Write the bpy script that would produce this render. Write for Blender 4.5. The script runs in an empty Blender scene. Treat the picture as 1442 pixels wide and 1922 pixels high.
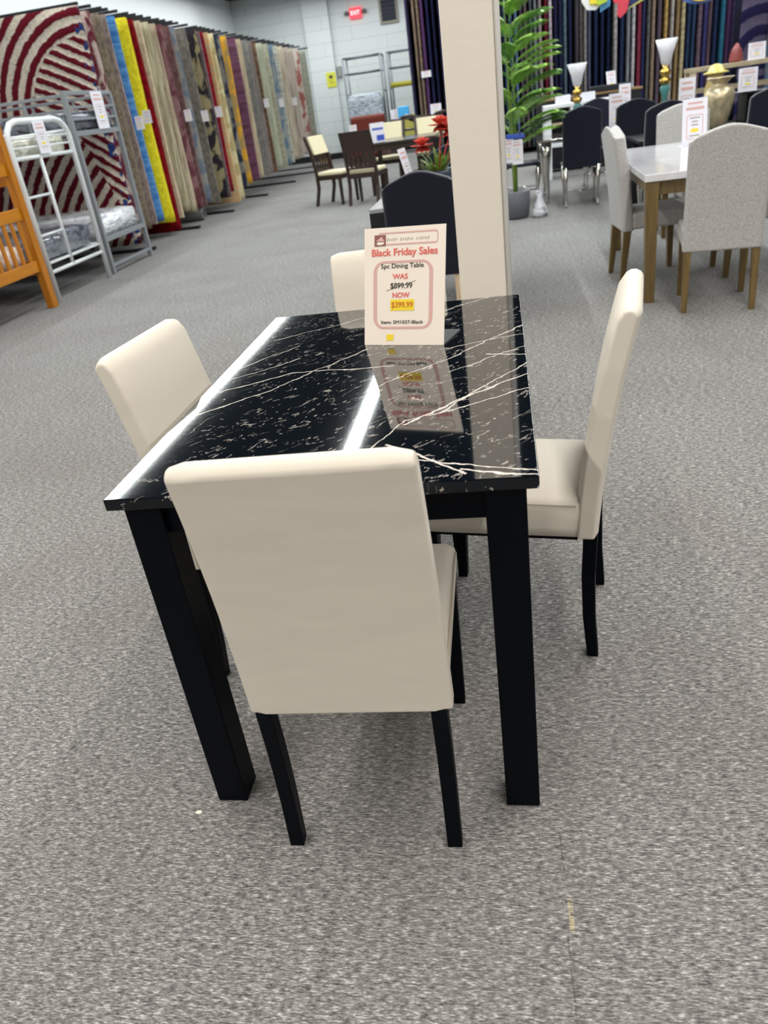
import bpy, bmesh, math, random
import numpy as np
from mathutils import Vector, Matrix
random.seed(7)
PI = math.pi
SC = bpy.context.scene
COL = SC.collection

# ---------------------------------------------------------------- camera
def rx(a): return Matrix.Rotation(a, 4, 'X')
def rz(a): return Matrix.Rotation(a, 4, 'Z')
cam_d = bpy.data.cameras.new('camera')
cam = bpy.data.objects.new('camera', cam_d); COL.objects.link(cam)
cam.matrix_world = Matrix.Translation((0.3303, -1.6552, 1.2928)) @ rz(0.198) @ rx(PI/2-0.491) @ rz(-0.1437)
cam_d.sensor_fit = 'VERTICAL'; cam_d.sensor_height = 36.0
cam_d.lens = 1426.8/1922*36.0
cam_d.clip_start = 0.02; cam_d.clip_end = 200
cam_d.dof.use_dof = True; cam_d.dof.focus_distance = 1.7; cam_d.dof.aperture_fstop = 5.0
SC.camera = cam

# ---------------------------------------------------------------- world, lights, exposure
w = bpy.data.worlds.new('world'); SC.world = w; w.use_nodes = True
w.node_tree.nodes['Background'].inputs[0].default_value = (0.95, 0.97, 1.0, 1)
w.node_tree.nodes['Background'].inputs[1].default_value = 0.08
SC.view_settings.view_transform = 'Standard'
SC.view_settings.look = 'None'
SC.view_settings.gamma = 1
SC.view_settings.use_curve_mapping = False
SC.view_settings.exposure = -0.55
WARM = (1.0, 0.945, 0.87); NEUT = (0.95, 1.0, 0.995)
def strip(x, y0, y1, power, col, z=4.0, wd=0.11):
    d = bpy.data.lights.new('tube_or_fill_light', 'AREA'); d.shape = 'RECTANGLE'
    d.size = wd; d.size_y = y1-y0; d.energy = power*(y1-y0); d.color = col
    o = bpy.data.objects.new('tube_or_fill_light', d); COL.objects.link(o)
    o.location = (x, (y0+y1)/2, z)
for x, k in ((-4.5, 0.62), (-1.7, 1.05), (1.45, 1.05), (4.5, 1.0)):
    strip(x, -7.0, 2.2, 30.5*k, WARM)
    strip(x, 2.6, 19.5, 34*k, NEUT)
strip(-6.0, 8.5, 19.5, 12, NEUT)  # added fill, not one of the tube rows: brightens the left wall
strip(-3.4, 19.7, 21.3, 95, NEUT, wd=4.5)  # invented broad wash panel that lifts the back wall, no known fixture

# ---------------------------------------------------------------- materials
def lin(c):
    return tuple(((v/255)/12.92 if v/255 <= 0.04045 else ((v/255+0.055)/1.055)**2.4) for v in c)
MC = {}
def newmat(name):
    m = bpy.data.materials.new(name); m.use_nodes = True
    nt = m.node_tree; b = nt.nodes['Principled BSDF']
    return m, nt, b
def mat(name, rgb, rough=0.5, metal=0.0, spec=0.5, coat=0.0, bump=0.0, bscale=60, var=0.0, vscale=8, emit=0, trans=0, sheen=0):
    if name in MC: return MC[name]
    m, nt, b = newmat(name); c = (*lin(rgb), 1)
    b.inputs['Base Color'].default_value = c
    b.inputs['Roughness'].default_value = rough
    b.inputs['Metallic'].default_value = metal
    b.inputs['Specular IOR Level'].default_value = spec
    b.inputs['Coat Weight'].default_value = coat
    b.inputs['Transmission Weight'].default_value = trans
    b.inputs['Sheen Weight'].default_value = sheen
    if emit:
        b.inputs['Emission Color'].default_value = c; b.inputs['Emission Strength'].default_value = emit
    if var or bump:
        tc = nt.nodes.new('ShaderNodeTexCoord')
    if var:
        n = nt.nodes.new('ShaderNodeTexNoise'); n.inputs['Scale'].default_value = vscale; n.inputs['Detail'].default_value = 3
        nt.links.new(tc.outputs['Object'], n.inputs['Vector'])
        r = nt.nodes.new('ShaderNodeValToRGB')
        r.color_ramp.elements[0].position = 0.35; r.color_ramp.elements[1].position = 0.65
        r.color_ramp.elements[0].color = tuple(v*(1-var) for v in c[:3])+(1,)
        r.color_ramp.elements[1].color = tuple(min(1, v*(1+var)) for v in c[:3])+(1,)
        nt.links.new(n.outputs['Fac'], r.inputs['Fac']); nt.links.new(r.outputs['Color'], b.inputs['Base Color'])
    if bump:
        n = nt.nodes.new('ShaderNodeTexNoise'); n.inputs['Scale'].default_value = bscale; n.inputs['Detail'].default_value = 4
        nt.links.new(tc.outputs['Object'], n.inputs['Vector'])
        bp = nt.nodes.new('ShaderNodeBump'); bp.inputs['Strength'].default_value = bump; bp.inputs['Distance'].default_value = 0.01
        nt.links.new(n.outputs['Fac'], bp.inputs['Height']); nt.links.new(bp.outputs['Normal'], b.inputs['Normal'])
    MC[name] = m; return m

class NG:                                       # little node helper
    def __init__(s, nt): s.nt = nt
    def m(s, op, a, b=None, c=None, clamp=False):
        n = s.nt.nodes.new('ShaderNodeMath'); n.operation = op; n.use_clamp = clamp
        for i, v in enumerate((a, b, c)):
            if v is None: continue
            if isinstance(v, (int, float)): n.inputs[i].default_value = v
            else: s.nt.links.new(v, n.inputs[i])
        return n.outputs[0]
    def noise(s, vec, scale, detail=2, out='Fac', dist=0, rough=0.5):
        n = s.nt.nodes.new('ShaderNodeTexNoise'); n.inputs['Scale'].default_value = scale
        n.inputs['Detail'].default_value = detail; n.inputs['Distortion'].default_value = dist; n.inputs['Roughness'].default_value = rough
        s.nt.links.new(vec, n.inputs['Vector']); return n.outputs[out]
    def map(s, vec, loc=(0, 0, 0), rot=(0, 0, 0), sc=(1, 1, 1)):
        n = s.nt.nodes.new('ShaderNodeMapping'); n.inputs['Location'].default_value = loc
        n.inputs['Rotation'].default_value = rot; n.inputs['Scale'].default_value = sc
        s.nt.links.new(vec, n.inputs['Vector']); return n.outputs[0]
    def sep(s, vec):
        n = s.nt.nodes.new('ShaderNodeSeparateXYZ'); s.nt.links.new(vec, n.inputs[0]); return n.outputs
    def ramp(s, fac, els):
        n = s.nt.nodes.new('ShaderNodeValToRGB'); e = n.color_ramp.elements
        while len(e) < len(els): e.new(0.5)
        for k, (p, c) in enumerate(els):
            e[k].position = p; e[k].color = (*c, 1) if len(c) == 3 else c
        s.nt.links.new(fac, n.inputs['Fac']); return n.outputs['Color']
    def mix(s, f, a, b):
        n = s.nt.nodes.new('ShaderNodeMix'); n.data_type = 'RGBA'
        for i, v in ((0, f), (6, a), (7, b)):
            if isinstance(v, (int, float)): n.inputs[i].default_value = v
            elif isinstance(v, tuple): n.inputs[i].default_value = (*v, 1) if len(v) == 3 else v
            else: s.nt.links.new(v, n.inputs[i])
        return n.outputs[2]
    def obj(s):
        return s.nt.nodes.new('ShaderNodeTexCoord').outputs['Object']
    def bump(s, h, strength, dist=0.01):
        b = s.nt.nodes.new('ShaderNodeBump'); b.inputs['Strength'].default_value = strength; b.inputs['Distance'].default_value = dist
        s.nt.links.new(h, b.inputs['Height']); return b.outputs['Normal']

def carpet_mat():
    m, nt, b = newmat('carpet'); g = NG(nt); v = g.obj()
    fine = g.noise(g.map(v, sc=(0.27, 1.15, 1), rot=(0, 0, 0.05)), 300, 3, rough=0.7)
    mid = g.noise(g.map(v, sc=(0.4, 1.2, 1)), 95, 2)
    big = g.noise(v, 1.3, 2)
    f = g.m('ADD', g.m('MULTIPLY', fine, 0.72), g.m('MULTIPLY', mid, 0.28))
    c = g.ramp(f, [(0.33, (0.040, 0.039, 0.039)), (0.45, (0.155, 0.152, 0.149)), (0.55, (0.31, 0.304, 0.297)), (0.65, (0.70, 0.69, 0.67))])
    c = g.mix(g.m('MULTIPLY', g.m('SUBTRACT', big, 0.42, clamp=True), 1.1, clamp=True), c, (0.16, 0.14, 0.13))
    X, Y, Z = g.sep(v)
    # tile seam and the pale glue scuff beside it
    dx = g.m('ABSOLUTE', g.m('SUBTRACT', X, g.m('ADD', 0.3805, g.m('MULTIPLY', g.m('SUBTRACT', g.noise(v, 9, 2), 0.5), 0.012))))
    seam = g.m('MULTIPLY', g.m('LESS_THAN', dx, 0.0016), g.m('MULTIPLY', g.m('LESS_THAN', Y, -0.62), g.m('GREATER_THAN', g.noise(v, 22, 2), 0.52)))
    c = g.mix(g.m('MULTIPLY', seam, 0.45), c, (0.03, 0.03, 0.03))
    sx = g.m('LESS_THAN', g.m('ABSOLUTE', g.m('SUBTRACT', X, 0.388)), 0.0042)
    sy = g.m('LESS_THAN', g.m('ABSOLUTE', g.m('SUBTRACT', Y, -0.80)), 0.032)
    c = g.mix(g.m('MULTIPLY', g.m('MULTIPLY', sx, sy), g.m('MULTIPLY', g.m('GREATER_THAN', fine, 0.47), 0.5)), c, (0.62, 0.52, 0.28))
    nt.links.new(c, b.inputs['Base Color']); b.inputs['Roughness'].default_value = 0.95
    b.inputs['Specular IOR Level'].default_value = 0.1
    nt.links.new(g.bump(f, 0.55, 0.006), b.inputs['Normal'])
    return m

def marble_mat(name='black_marble', ior=2.3):
    m, nt, b = newmat(name); g = NG(nt); v = g.obj()
    n1 = g.noise(v, 9, 4); n2 = g.noise(v, 38, 3); n3 = g.noise(v, 110, 2)
    # polylines of the long veins on the top (metres on the slab)
    V = [((-.37, -.09), (-.177, .029), .0034), ((-.177, .029), (.06, .02), .0032), ((-.35, -.23), (-.21, -.09), .0030), ((-.21, -.09), (-.022, .17), .0026),
         ((.05, -.50), (.128, -.323), .0024), ((.128, -.323), (.37, -.19), .0024), ((.13, -.34), (.224, -.23), .0034), ((.224, -.23), (.37, -.10), .0036),
         ((.19, -.29), (.37, -.02), .0024), ((.03, -.13), (.2, .049), .0022), ((.2, .049), (.375, .28), .0026), ((.14, .47), (.29, .60), .0026),
         ((.11, -.43), (.25, -.56), .0042), ((.16, -.50), (.36, -.565), .0028), ((.247, -.546), (.375, -.59), .0034), ((-.33, .10), (-.216, .252), .002),
         ((.2, -.05), (.375, .10), .0022), ((.17, .12), (.375, .19), .0022), ((-.36, -.02), (-.19, .14), .0018), ((-.30, .33), (-.02, .52), .0018), ((.28, .05), (.375, .02), .003)]
    tot = None
    wob = g.m('ADD', g.m('MULTIPLY', g.m('SUBTRACT', n1, 0.5), 0.034), g.m('MULTIPLY', g.m('SUBTRACT', n2, 0.5), 0.014))
    for (a, c_, w_) in V:
        L = math.hypot(c_[0]-a[0], c_[1]-a[1]); an = math.atan2(c_[1]-a[1], c_[0]-a[0])
        mp = nt.nodes.new('ShaderNodeMapping'); mp.vector_type = 'TEXTURE'
        mp.inputs['Location'].default_value = (a[0], a[1], 0); mp.inputs['Rotation'].default_value = (0, 0, an)
        nt.links.new(v, mp.inputs['Vector'])
        u, t, _ = g.sep(mp.outputs[0])
        d = g.m('ABSOLUTE', g.m('ADD', t, wob))
        ww = g.m('MULTIPLY', w_, g.m('ADD', 0.15, g.m('MULTIPLY', n2, 1.7)))
        k = g.m('MULTIPLY', g.m('LESS_THAN', d, g.m('MULTIPLY', ww, 0.62)), g.m('MULTIPLY', g.m('GREATER_THAN', u, -0.005), g.m('LESS_THAN', u, L+0.005)))
        tot = k if tot is None else g.m('MAXIMUM', tot, k)
    tot = g.m('MULTIPLY', tot, g.m('ADD', 0.35, g.m('MULTIPLY', n3, 0.9)))
    # broken shards, drawn out along the stone's grain
    def shards(rot, sc, th, gate, gs, seed):
        vv = g.map(g.map(v, rot=(0, 0, rot)), loc=(seed, seed*0.7, 0), sc=sc)
        n = nt.nodes.new('ShaderNodeTexVoronoi'); n.feature = 'F1'; n.inputs['Scale'].default_value = 1.0
        n.inputs['Randomness'].default_value = 1.0
        nt.links.new(g.map(vv, sc=(1, 1, 1)), n.inputs['Vector'])
        s_ = g.m('LESS_THAN', g.m('ADD', n.outputs['Distance'], g.m('MULTIPLY', g.m('SUBTRACT', n2, 0.5), 0.35)), th)
        cr = g.sep(n.outputs['Color'])[0]
        s_ = g.m('MULTIPLY', s_, g.m('GREATER_THAN', cr, 0.45))
        gt = g.m('GREATER_THAN', g.noise(g.map(v, loc=(seed, 0, 0), rot=(0, 0, rot), sc=(0.6, 1.3, 1)), gs, 2), gate)
        return g.m('MULTIPLY', g.m('MULTIPLY', s_, gt), g.m('MULTIPLY', g.m('POWER', cr, 3.5), 0.42))
    s1 = shards(-1.05, (30, 110, 1), 0.20, 0.53, 7, 3.1)
    s2 = shards(-1.25, (60, 180, 1), 0.22, 0.54, 8, 8.4)
    s3 = shards(0.35, (35, 150, 1), 0.18, 0.56, 6, 1.7)
    # fine crazed network
    rid = g.m('ABSOLUTE', g.m('SUBTRACT', g.noise(g.map(g.map(v, rot=(0, 0, -0.8)), sc=(0.7, 2.2, 1)), 11, 5, dist=0.6), 0.5))
    s4 = g.m('MULTIPLY', g.m('LESS_THAN', rid, 0.008), g.m('MULTIPLY', g.m('GREATER_THAN', n2, 0.52), 0.35))
    a_ = g.m('MAXIMUM', g.m('MAXIMUM', tot, s1), g.m('MAXIMUM', g.m('MAXIMUM', s2, s3), s4))
    c = g.mix(g.m('MINIMUM', a_, 1.0), (0.002, 0.004, 0.007), (0.86, 0.80, 0.74))
    nt.links.new(c, b.inputs['Base Color']); b.inputs['Roughness'].default_value = 0.9
    b.inputs['Specular IOR Level'].default_value = 0.0
    b.inputs['Coat Weight'].default_value = 1.0; b.inputs['Coat Roughness'].default_value = 0.045; b.inputs['Coat IOR'].default_value = ior
    nt.links.new(g.bump(n3, 0.008, 0.002), b.inputs['Normal'])
    return m

def leather_mat(name, rgb, wr=0.25):
    m, nt, b = newmat(name); g = NG(nt); v = g.obj()
    b.inputs['Base Color'].default_value = (*lin(rgb), 1); b.inputs['Roughness'].default_value = 0.55
    b.inputs['Specular IOR Level'].default_value = 0.35; b.inputs['Sheen Weight'].default_value = 0.1
    big = g.noise(g.map(v, rot=(0, 0.5, 0), sc=(1.0, 1.0, 2.6)), 4.0, 2); fine = g.noise(v, 420, 2)
    h = g.m('ADD', g.m('MULTIPLY', big, 1.0), g.m('MULTIPLY', fine, 0.012))
    nt.links.new(g.bump(h, wr, 0.03), b.inputs['Normal'])
    return m
def fabric_mat(name, rgb, var=0.25, scale=160):
    m, nt, b = newmat(name); g = NG(nt); v = g.obj(); c = lin(rgb)
    f = g.noise(v, scale, 4, rough=0.7)
    nt.links.new(g.ramp(f, [(0.32, tuple(x*(1-var*1.6) for x in c)), (0.5, c), (0.68, tuple(min(1, x*(1+var)) for x in c))]), b.inputs['Base Color'])
    b.inputs['Roughness'].default_value = 0.9; b.inputs['Specular IOR Level'].default_value = 0.15
    b.inputs['Sheen Weight'].default_value = 0.15
    nt.links.new(g.bump(f, 0.3, 0.003), b.inputs['Normal'])
    return m
def wood_mat(name, rgb, var=0.25, axis=2, scale=14, rough=0.4):
    m, nt, b = newmat(name); g = NG(nt); v = g.obj(); c = lin(rgb)
    sc = [3.5, 3.5, 3.5]; sc[axis] = 0.35
    f = g.noise(g.map(v, sc=tuple(sc)), scale, 4, dist=0.4)
    nt.links.new(g.ramp(f, [(0.3, tuple(x*(1-var) for x in c)), (0.7, tuple(min(1, x*(1+var)) for x in c))]), b.inputs['Base Color'])
    b.inputs['Roughness'].default_value = rough; return m
def rug_mat(name, c1, c2, kind, shag):
    m, nt, b = newmat(name); g = NG(nt); v = g.obj(); a, c = lin(c1), lin(c2)
    if kind == 'vert':  f = g.noise(g.map(v, sc=(3, 3, 0.25)), 9, 3)
    elif kind == 'band': f = g.noise(g.map(v, sc=(0.4, 0.4, 3)), 5, 3)
    elif kind == 'flor': f = g.noise(g.map(v, sc=(1.2, 1.2, 0.8)), 4.5, 3, dist=0.7)
    else: f = g.noise(g.map(v, sc=(1, 1, 0.6)), 26, 4)
    lo, hi = (0.47, 0.53) if kind == 'flor' else (0.42, 0.6)
    col = g.ramp(f, [(lo, a), (hi, c)])
    pil = g.noise(g.map(v, sc=(1, 1, 0.7)), 70 if shag else 220, 3)
    col = g.mix(g.m('MULTIPLY', g.m('SUBTRACT', 0.56, pil, clamp=True), 2.2, clamp=True), col, tuple(x*0.35 for x in a))
    nt.links.new(col, b.inputs['Base Color']); b.inputs['Roughness'].default_value = 0.95; b.inputs['Specular IOR Level'].default_value = 0.1
    nt.links.new(g.bump(pil, 0.9 if shag else 0.35, 0.02 if shag else 0.006), b.inputs['Normal'])
    return m
def swirl_mat(name, A, B, C1, R0, C2, per, blue, dark):
    # concentric pile ridges around C1 outside R0, and around C2 inside it; coordinates (x, z) in the rug's plane
    m, nt, b = newmat(name); g = NG(nt); v = g.obj()
    wob = g.m('MULTIPLY', g.m('SUBTRACT', g.noise(v, 14, 3), 0.5), 0.045)
    X, Y, Z = g.sep(v)
    def dist(c):
        return g.m('ADD', wob, g.m('SQRT', g.m('ADD', g.m('POWER', g.m('SUBTRACT', X, c[0]), 2), g.m('POWER', g.m('SUBTRACT', Z, c[1]), 2))))
    d1, d2 = dist(C1), dist(C2)
    def rings(d, p): return g.m('SINE', g.m('MULTIPLY', d, 2*PI/p))
    inside = g.m('LESS_THAN', d1, R0)
    low = g.m('LESS_THAN', Z, g.m('MINIMUM', C1[1]-0.1, g.m('SUBTRACT', C1[1]-0.1, g.m('MULTIPLY', g.m('ADD', X, 0.37), 3.0))))
    d3 = dist((C1[0]+1.0, C1[1]-2.1))
    r = g.m('ADD', g.m('MULTIPLY', g.m('SUBTRACT', 1, inside), rings(d1, per)), g.m('MULTIPLY', inside, rings(d2, per*0.72)))
    r = g.m('ADD', g.m('MULTIPLY', g.m('SUBTRACT', 1, low), r), g.m('MULTIPLY', low, rings(d3, per*0.9)))
    k = g.ramp(g.m('ADD', 0.5, g.m('MULTIPLY', r, 0.5)), [(0.40, (0, 0, 0)), (0.58, (1, 1, 1))])
    pil = g.noise(v, 75, 3)
    col = g.mix(k, lin(A), lin(B))
    col = g.mix(g.m('MULTIPLY', g.m('SUBTRACT', 0.55, pil, clamp=True), 2.0, clamp=True), col, lin(dark))
    if blue:
        bl = g.m('MULTIPLY', g.m('GREATER_THAN', X, blue[0]), g.m('GREATER_THAN', g.noise(v, 13, 1), 0.56))
        col = g.mix(bl, col, lin(blue[1]))
    nt.links.new(col, b.inputs['Base Color']); b.inputs['Roughness'].default_value = 0.95; b.inputs['Specular IOR Level'].default_value = 0.1
    nt.links.new(g.bump(g.m('ADD', g.m('MULTIPLY', r, 0.5), pil), 1.0, 0.03), b.inputs['Normal'])
    return m
def plastic_wrap(name, rgb, dark):
    m, nt, b = newmat(name); g = NG(nt); v = g.obj()
    f = g.noise(g.map(v, rot=(0, 0.6, 0), sc=(1, 1, 2.2)), 6, 4, dist=1.2)
    nt.links.new(g.ramp(f, [(0.36, lin(dark)), (0.52, lin(rgb))]), b.inputs['Base Color'])
    b.inputs['Roughness'].default_value = 0.22; b.inputs['Coat Weight'].default_value = 0.6
    nt.links.new(g.bump(f, 0.9, 0.05), b.inputs['Normal']); return m

M_black = mat('black_lacquer', (2, 6, 14), 0.45, spec=0.1)
M_leath = leather_mat('cream_leather', (222, 215, 202), 0.12)
M_seam = mat('seam_thread', (180, 170, 152), 0.8)
M_marble = marble_mat()
M_white = mat('white_paint', (232, 224, 212), 0.55, bump=0.12, bscale=35)
M_paper = mat('paper_white', (238, 228, 216), 0.45)
M_paperc = mat('paper_cool', (232, 230, 240), 0.45)
M_pink = mat('ink_pink', (214, 172, 165), 0.6)
M_red = mat('ink_red', (224, 112, 104), 0.6)
M_ink = mat('ink_black', (70, 66, 62), 0.6)
M_grey = mat('ink_grey', (150, 148, 138), 0.6)
M_yel = mat('sticker_yellow', (240, 214, 40), 0.55)
M_oran = mat('ink_orange', (205, 120, 30), 0.6)
M_maroon = mat('ink_maroon', (140, 88, 88), 0.6)
M_chrome = mat('chrome', (200, 196, 190), 0.16, metal=1)
M_bfab = mat('black_velvet', (13, 18, 36), 0.75, spec=0.2, sheen=0.3)
M_gfab = fabric_mat('grey_linen', (186, 184, 182))
M_oak = wood_mat('brown_oak', (112, 92, 54))
M_wmarb = mat('white_marble', (224, 224, 228), 0.12, var=0.08, vscale=3, coat=0.3)
M_dwood = wood_mat('espresso_wood', (50, 36, 30), rough=0.35)
M_cush = leather_mat('ivory_leather', (222, 212, 178))
M_steel = mat('steel', (120, 126, 132), 0.35, metal=0.8)
M_gold = mat('gold', (212, 176, 96), 0.25, metal=1)
M_teal = mat('teal_glaze', (70, 128, 128), 0.2)
M_blackm = mat('black_metal', (16, 17, 24), 0.5)

# ---------------------------------------------------------------- mesh helpers
class MB:
    def __init__(s): s.bm = bmesh.new()
    def hexa(s, pts):
        v = [s.bm.verts.new(p) for p in pts]
        for f in ((3, 2, 1, 0), (4, 5, 6, 7), (0, 1, 5, 4), (1, 2, 6, 5), (2, 3, 7, 6), (3, 0, 4, 7)):
            s.bm.faces.new([v[i] for i in f])
        return s
    def box(s, x0, x1, y0, y1, z0, z1, rot=0, about=None):
        p = [(x0, y0, z0), (x1, y0, z0), (x1, y1, z0), (x0, y1, z0), (x0, y0, z1), (x1, y0, z1), (x1, y1, z1), (x0, y1, z1)]
        if rot:
            cx, cy = about or ((x0+x1)/2, (y0+y1)/2); c, t = math.cos(rot), math.sin(rot)
            p = [(cx+c*(x-cx)-t*(y-cy), cy+t*(x-cx)+c*(y-cy), z) for x, y, z in p]
        return s.hexa(p)
    def taper(s, b, bs, t, ts):                # leg: square section bs at point b to ts at point t
        r = []
        for (p, q) in ((b, bs), (t, ts)):
            q0, q1 = (q if isinstance(q, tuple) else (q, q)); q0 /= 2; q1 /= 2
            r += [(p[0]-q0, p[1]-q1, p[2]), (p[0]+q0, p[1]-q1, p[2]), (p[0]+q0, p[1]+q1, p[2]), (p[0]-q0, p[1]+q1, p[2])]
        return s.hexa(r)
    def tube(s, pts, rad, seg=10, caps=True):
        pts = [Vector(p) for p in pts]; rings = []
        up = None
        for i, p in enumerate(pts):
            d = (pts[min(i+1, len(pts)-1)]-pts[max(i-1, 0)]).normalized()
            if up is None:
                up = d.orthogonal().normalized()
            else:
                up = (up-d*up.dot(d)).normalized()
            side = d.cross(up)
            r = rad[i] if isinstance(rad, (list, tuple)) else rad
            rings.append([s.bm.verts.new(p+r*(math.cos(2*PI*k/seg)*up+math.sin(2*PI*k/seg)*side)) for k in range(seg)])
        for a, b in zip(rings, rings[1:]):
            for k in range(seg):
                s.bm.faces.new([a[k], a[(k+1) % seg], b[(k+1) % seg], b[k]])
        if caps:
            s.bm.faces.new(rings[0][::-1]); s.bm.faces.new(rings[-1])
        return s
    def lathe(s, prof, c=(0, 0, 0), seg=28, fn=None):
        rings = []
        for r, z in prof:
            rings.append([s.bm.verts.new((c[0]+r*math.cos(2*PI*k/seg), c[1]+r*math.sin(2*PI*k/seg), c[2]+z)) for k in range(seg)])
        for a, b in zip(rings, rings[1:]):
            for k in range(seg):
                s.bm.faces.new([a[k], a[(k+1) % seg], b[(k+1) % seg], b[k]])
        if prof[0][0] > 1e-4: s.bm.faces.new(rings[0][::-1])
        if prof[-1][0] > 1e-4: s.bm.faces.new(rings[-1])
        return s
    def loft(s, secs, caps=True):              # closed sections of equal count
        rr = [[s.bm.verts.new(p) for p in q] for q in secs]; n = len(rr[0])
        for a, b in zip(rr, rr[1:]):
            for k in range(n):
                s.bm.faces.new([a[k], a[(k+1) % n], b[(k+1) % n], b[k]])
        if caps:
            s.bm.faces.new(rr[0][::-1]); s.bm.faces.new(rr[-1])
        return s
    def prism(s, poly, lo, hi, ax='y', shear=None):
        def P(a, b, h):
            p = {'y': (a, h, b), 'z': (a, b, h), 'x': (h, a, b)}[ax]
            return shear(p) if shear else p
        return s.loft([[P(a, b, lo) for a, b in poly], [P(a, b, hi) for a, b in poly]])
    def quad(s, pts):
        s.bm.faces.new([s.bm.verts.new(p) for p in pts]); return s
    def leaf(s, base, dirv, L, W, nrm=(0, 0, 1), droop=0.0, th=0.0008):
        d = Vector(dirv).normalized(); n = Vector(nrm); side = d.cross(n)
        if side.length < 1e-3: side = d.orthogonal()
        side.normalize(); n = side.cross(d).normalized(); b = Vector(base)
        st = [(0, .15), (.25, .8), (.5, 1), (.78, .65), (1, 0.04)]
        secs = []
        for t, k in st:
            c = b+d*L*t+Vector((0, 0, -droop*L*t*t)); h = W/2*k
            secs.append([c-side*h, c-n*h*0.25-n*th, c+side*h, c-n*h*0.25+n*th])
        return s.loft([[tuple(p) for p in q] for q in secs])
    def build(s, name, m, parent=None, bev=0, seg=2, smooth=False, sub=0, origin=None):
        bmesh.ops.recalc_face_normals(s.bm, faces=s.bm.faces)
        me = bpy.data.meshes.new(name)
        if origin:
            bmesh.ops.translate(s.bm, verts=s.bm.verts, vec=[-q for q in origin])
        s.bm.to_mesh(me); s.bm.free()
        o = bpy.data.objects.new(name, me); COL.objects.link(o)
        me.materials.append(m)
        if origin: o.location = origin
        if parent: o.parent = parent
        if bev:
            b = o.modifiers.new('bevel', 'BEVEL'); b.width = bev; b.segments = seg; b.limit_method = 'ANGLE'
            b.angle_limit = 0.7; b.harden_normals = True; smooth = True
        if sub:
            q = o.modifiers.new('sub', 'SUBSURF'); q.levels = q.render_levels = sub; smooth = True
        if smooth:
            for p in me.polygons: p.use_smooth = True
        return o
def thing(name, label, cat, loc=(0, 0, 0), rot=0, group=None):
    o = bpy.data.objects.new(name, None); COL.objects.link(o); o.empty_display_size = 0.1
    o.location = loc; o.rotation_euler = (0, 0, rot)
    o['label'] = label; o['category'] = cat
    if group: o['group'] = group
    return o
def tag(o, label, cat, group=None):
    o['label'] = label; o['category'] = cat
    if group: o['group'] = group
    return o
def struct(o): o['kind'] = 'structure'; return o
def dup(root, loc, rot, label, group=None):
    r = root.copy(); COL.objects.link(r); r.location = loc
    r.rotation_euler = rot if isinstance(rot, tuple) else (0, 0, rot); r['label'] = label
    if group: r['group'] = group
    for ch in list(root.children):
        c = ch.copy(); COL.objects.link(c); c.parent = r
        for g_ in list(ch.children):
            d = g_.copy(); COL.objects.link(d); d.parent = c
    return r
def text_mesh(name, body, size, m, parent, loc, width=None, bold=0.0, shear=0.0):
    cu = bpy.data.curves.new('t', 'FONT'); cu.body = body; cu.size = size; cu.align_x = 'CENTER'; cu.align_y = 'CENTER'
    cu.shear = shear; cu.extrude = 0.0001
    to = bpy.data.objects.new('t', cu); COL.objects.link(to)
    dg = bpy.context.evaluated_depsgraph_get(); dg.update()
    me = bpy.data.meshes.new_from_object(to.evaluated_get(dg)); bpy.data.objects.remove(to)
    me.name = name; me.materials.clear(); me.materials.append(m)
    xs = [v.co.x for v in me.vertices]; sx = 1
    if width and xs: sx = width/(max(xs)-min(xs))
    cx = (max(xs)+min(xs))/2
    for v in me.vertices:                       # text lies in local x-z, facing -y
        x, y, z = v.co; v.co = ((x-cx)*sx, -z, y)
    if bold:                                    # heavier strokes: the same letters again, slightly shifted
        bm = bmesh.new()
        for k, (dx, dz) in enumerate(((-1, 0), (1, 0), (0, 0.8), (0, -0.8))):
            n0 = len(bm.verts); bm.from_mesh(me); bm.verts.ensure_lookup_table()
            for v in bm.verts[n0:]: v.co += Vector((dx*bold, -0.00003*k, dz*bold))
        bm.to_mesh(me); bm.free()
    o = bpy.data.objects.new(name, me); COL.objects.link(o); o.parent = parent; o.location = loc
    return o

# ---------------------------------------------------------------- room
struct(MB().box(-9, 9, -7, 24, -0.1, 0).build('floor', carpet_mat()))
def block_mat():
    m, nt, b = newmat('painted_block'); g = NG(nt); v = g.obj()
    X, Y, Z = g.sep(v)
    br = nt.nodes.new('ShaderNodeTexBrick'); br.offset = 0.5
    cb = nt.nodes.new('ShaderNodeCombineXYZ')
    nt.links.new(g.m('ADD', X, Y), cb.inputs[0]); nt.links.new(Z, cb.inputs[1])
    nt.links.new(cb.outputs[0], br.inputs['Vector'])
    br.inputs['Scale'].default_value = 1; br.inputs['Brick Width'].default_value = 1.9; br.inputs['Row Height'].default_value = 0.32
    br.inputs['Mortar Size'].default_value = 0.009; br.inputs['Mortar Smooth'].default_value = 0.4
    br.inputs['Color1'].default_value = (0.70, 0.74, 0.74, 1); br.inputs['Color2'].default_value = (0.715, 0.755, 0.755, 1)
    br.inputs['Mortar'].default_value = (0.54, 0.58, 0.58, 1)
    nt.links.new(br.outputs['Color'], b.inputs['Base Color']); b.inputs['Roughness'].default_value = 0.6
    return m
M_block = block_mat()
M_wall = mat('painted_wall', (240, 244, 246), 0.6)
M_ceil = mat('dark_ceiling', (26, 28, 36), 0.9)
struct(MB().box(-6.95, -6.75, -7, 22.7, 0, 4.4).build('wall_left', M_wall))
struct(MB().box(-6.75, 9, 22.5, 22.7, 0, 4.4).build('wall_back', M_block))
struct(MB().box(-9, 9, -7, 24, 4.2, 4.4).build('ceiling', M_ceil))
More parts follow.
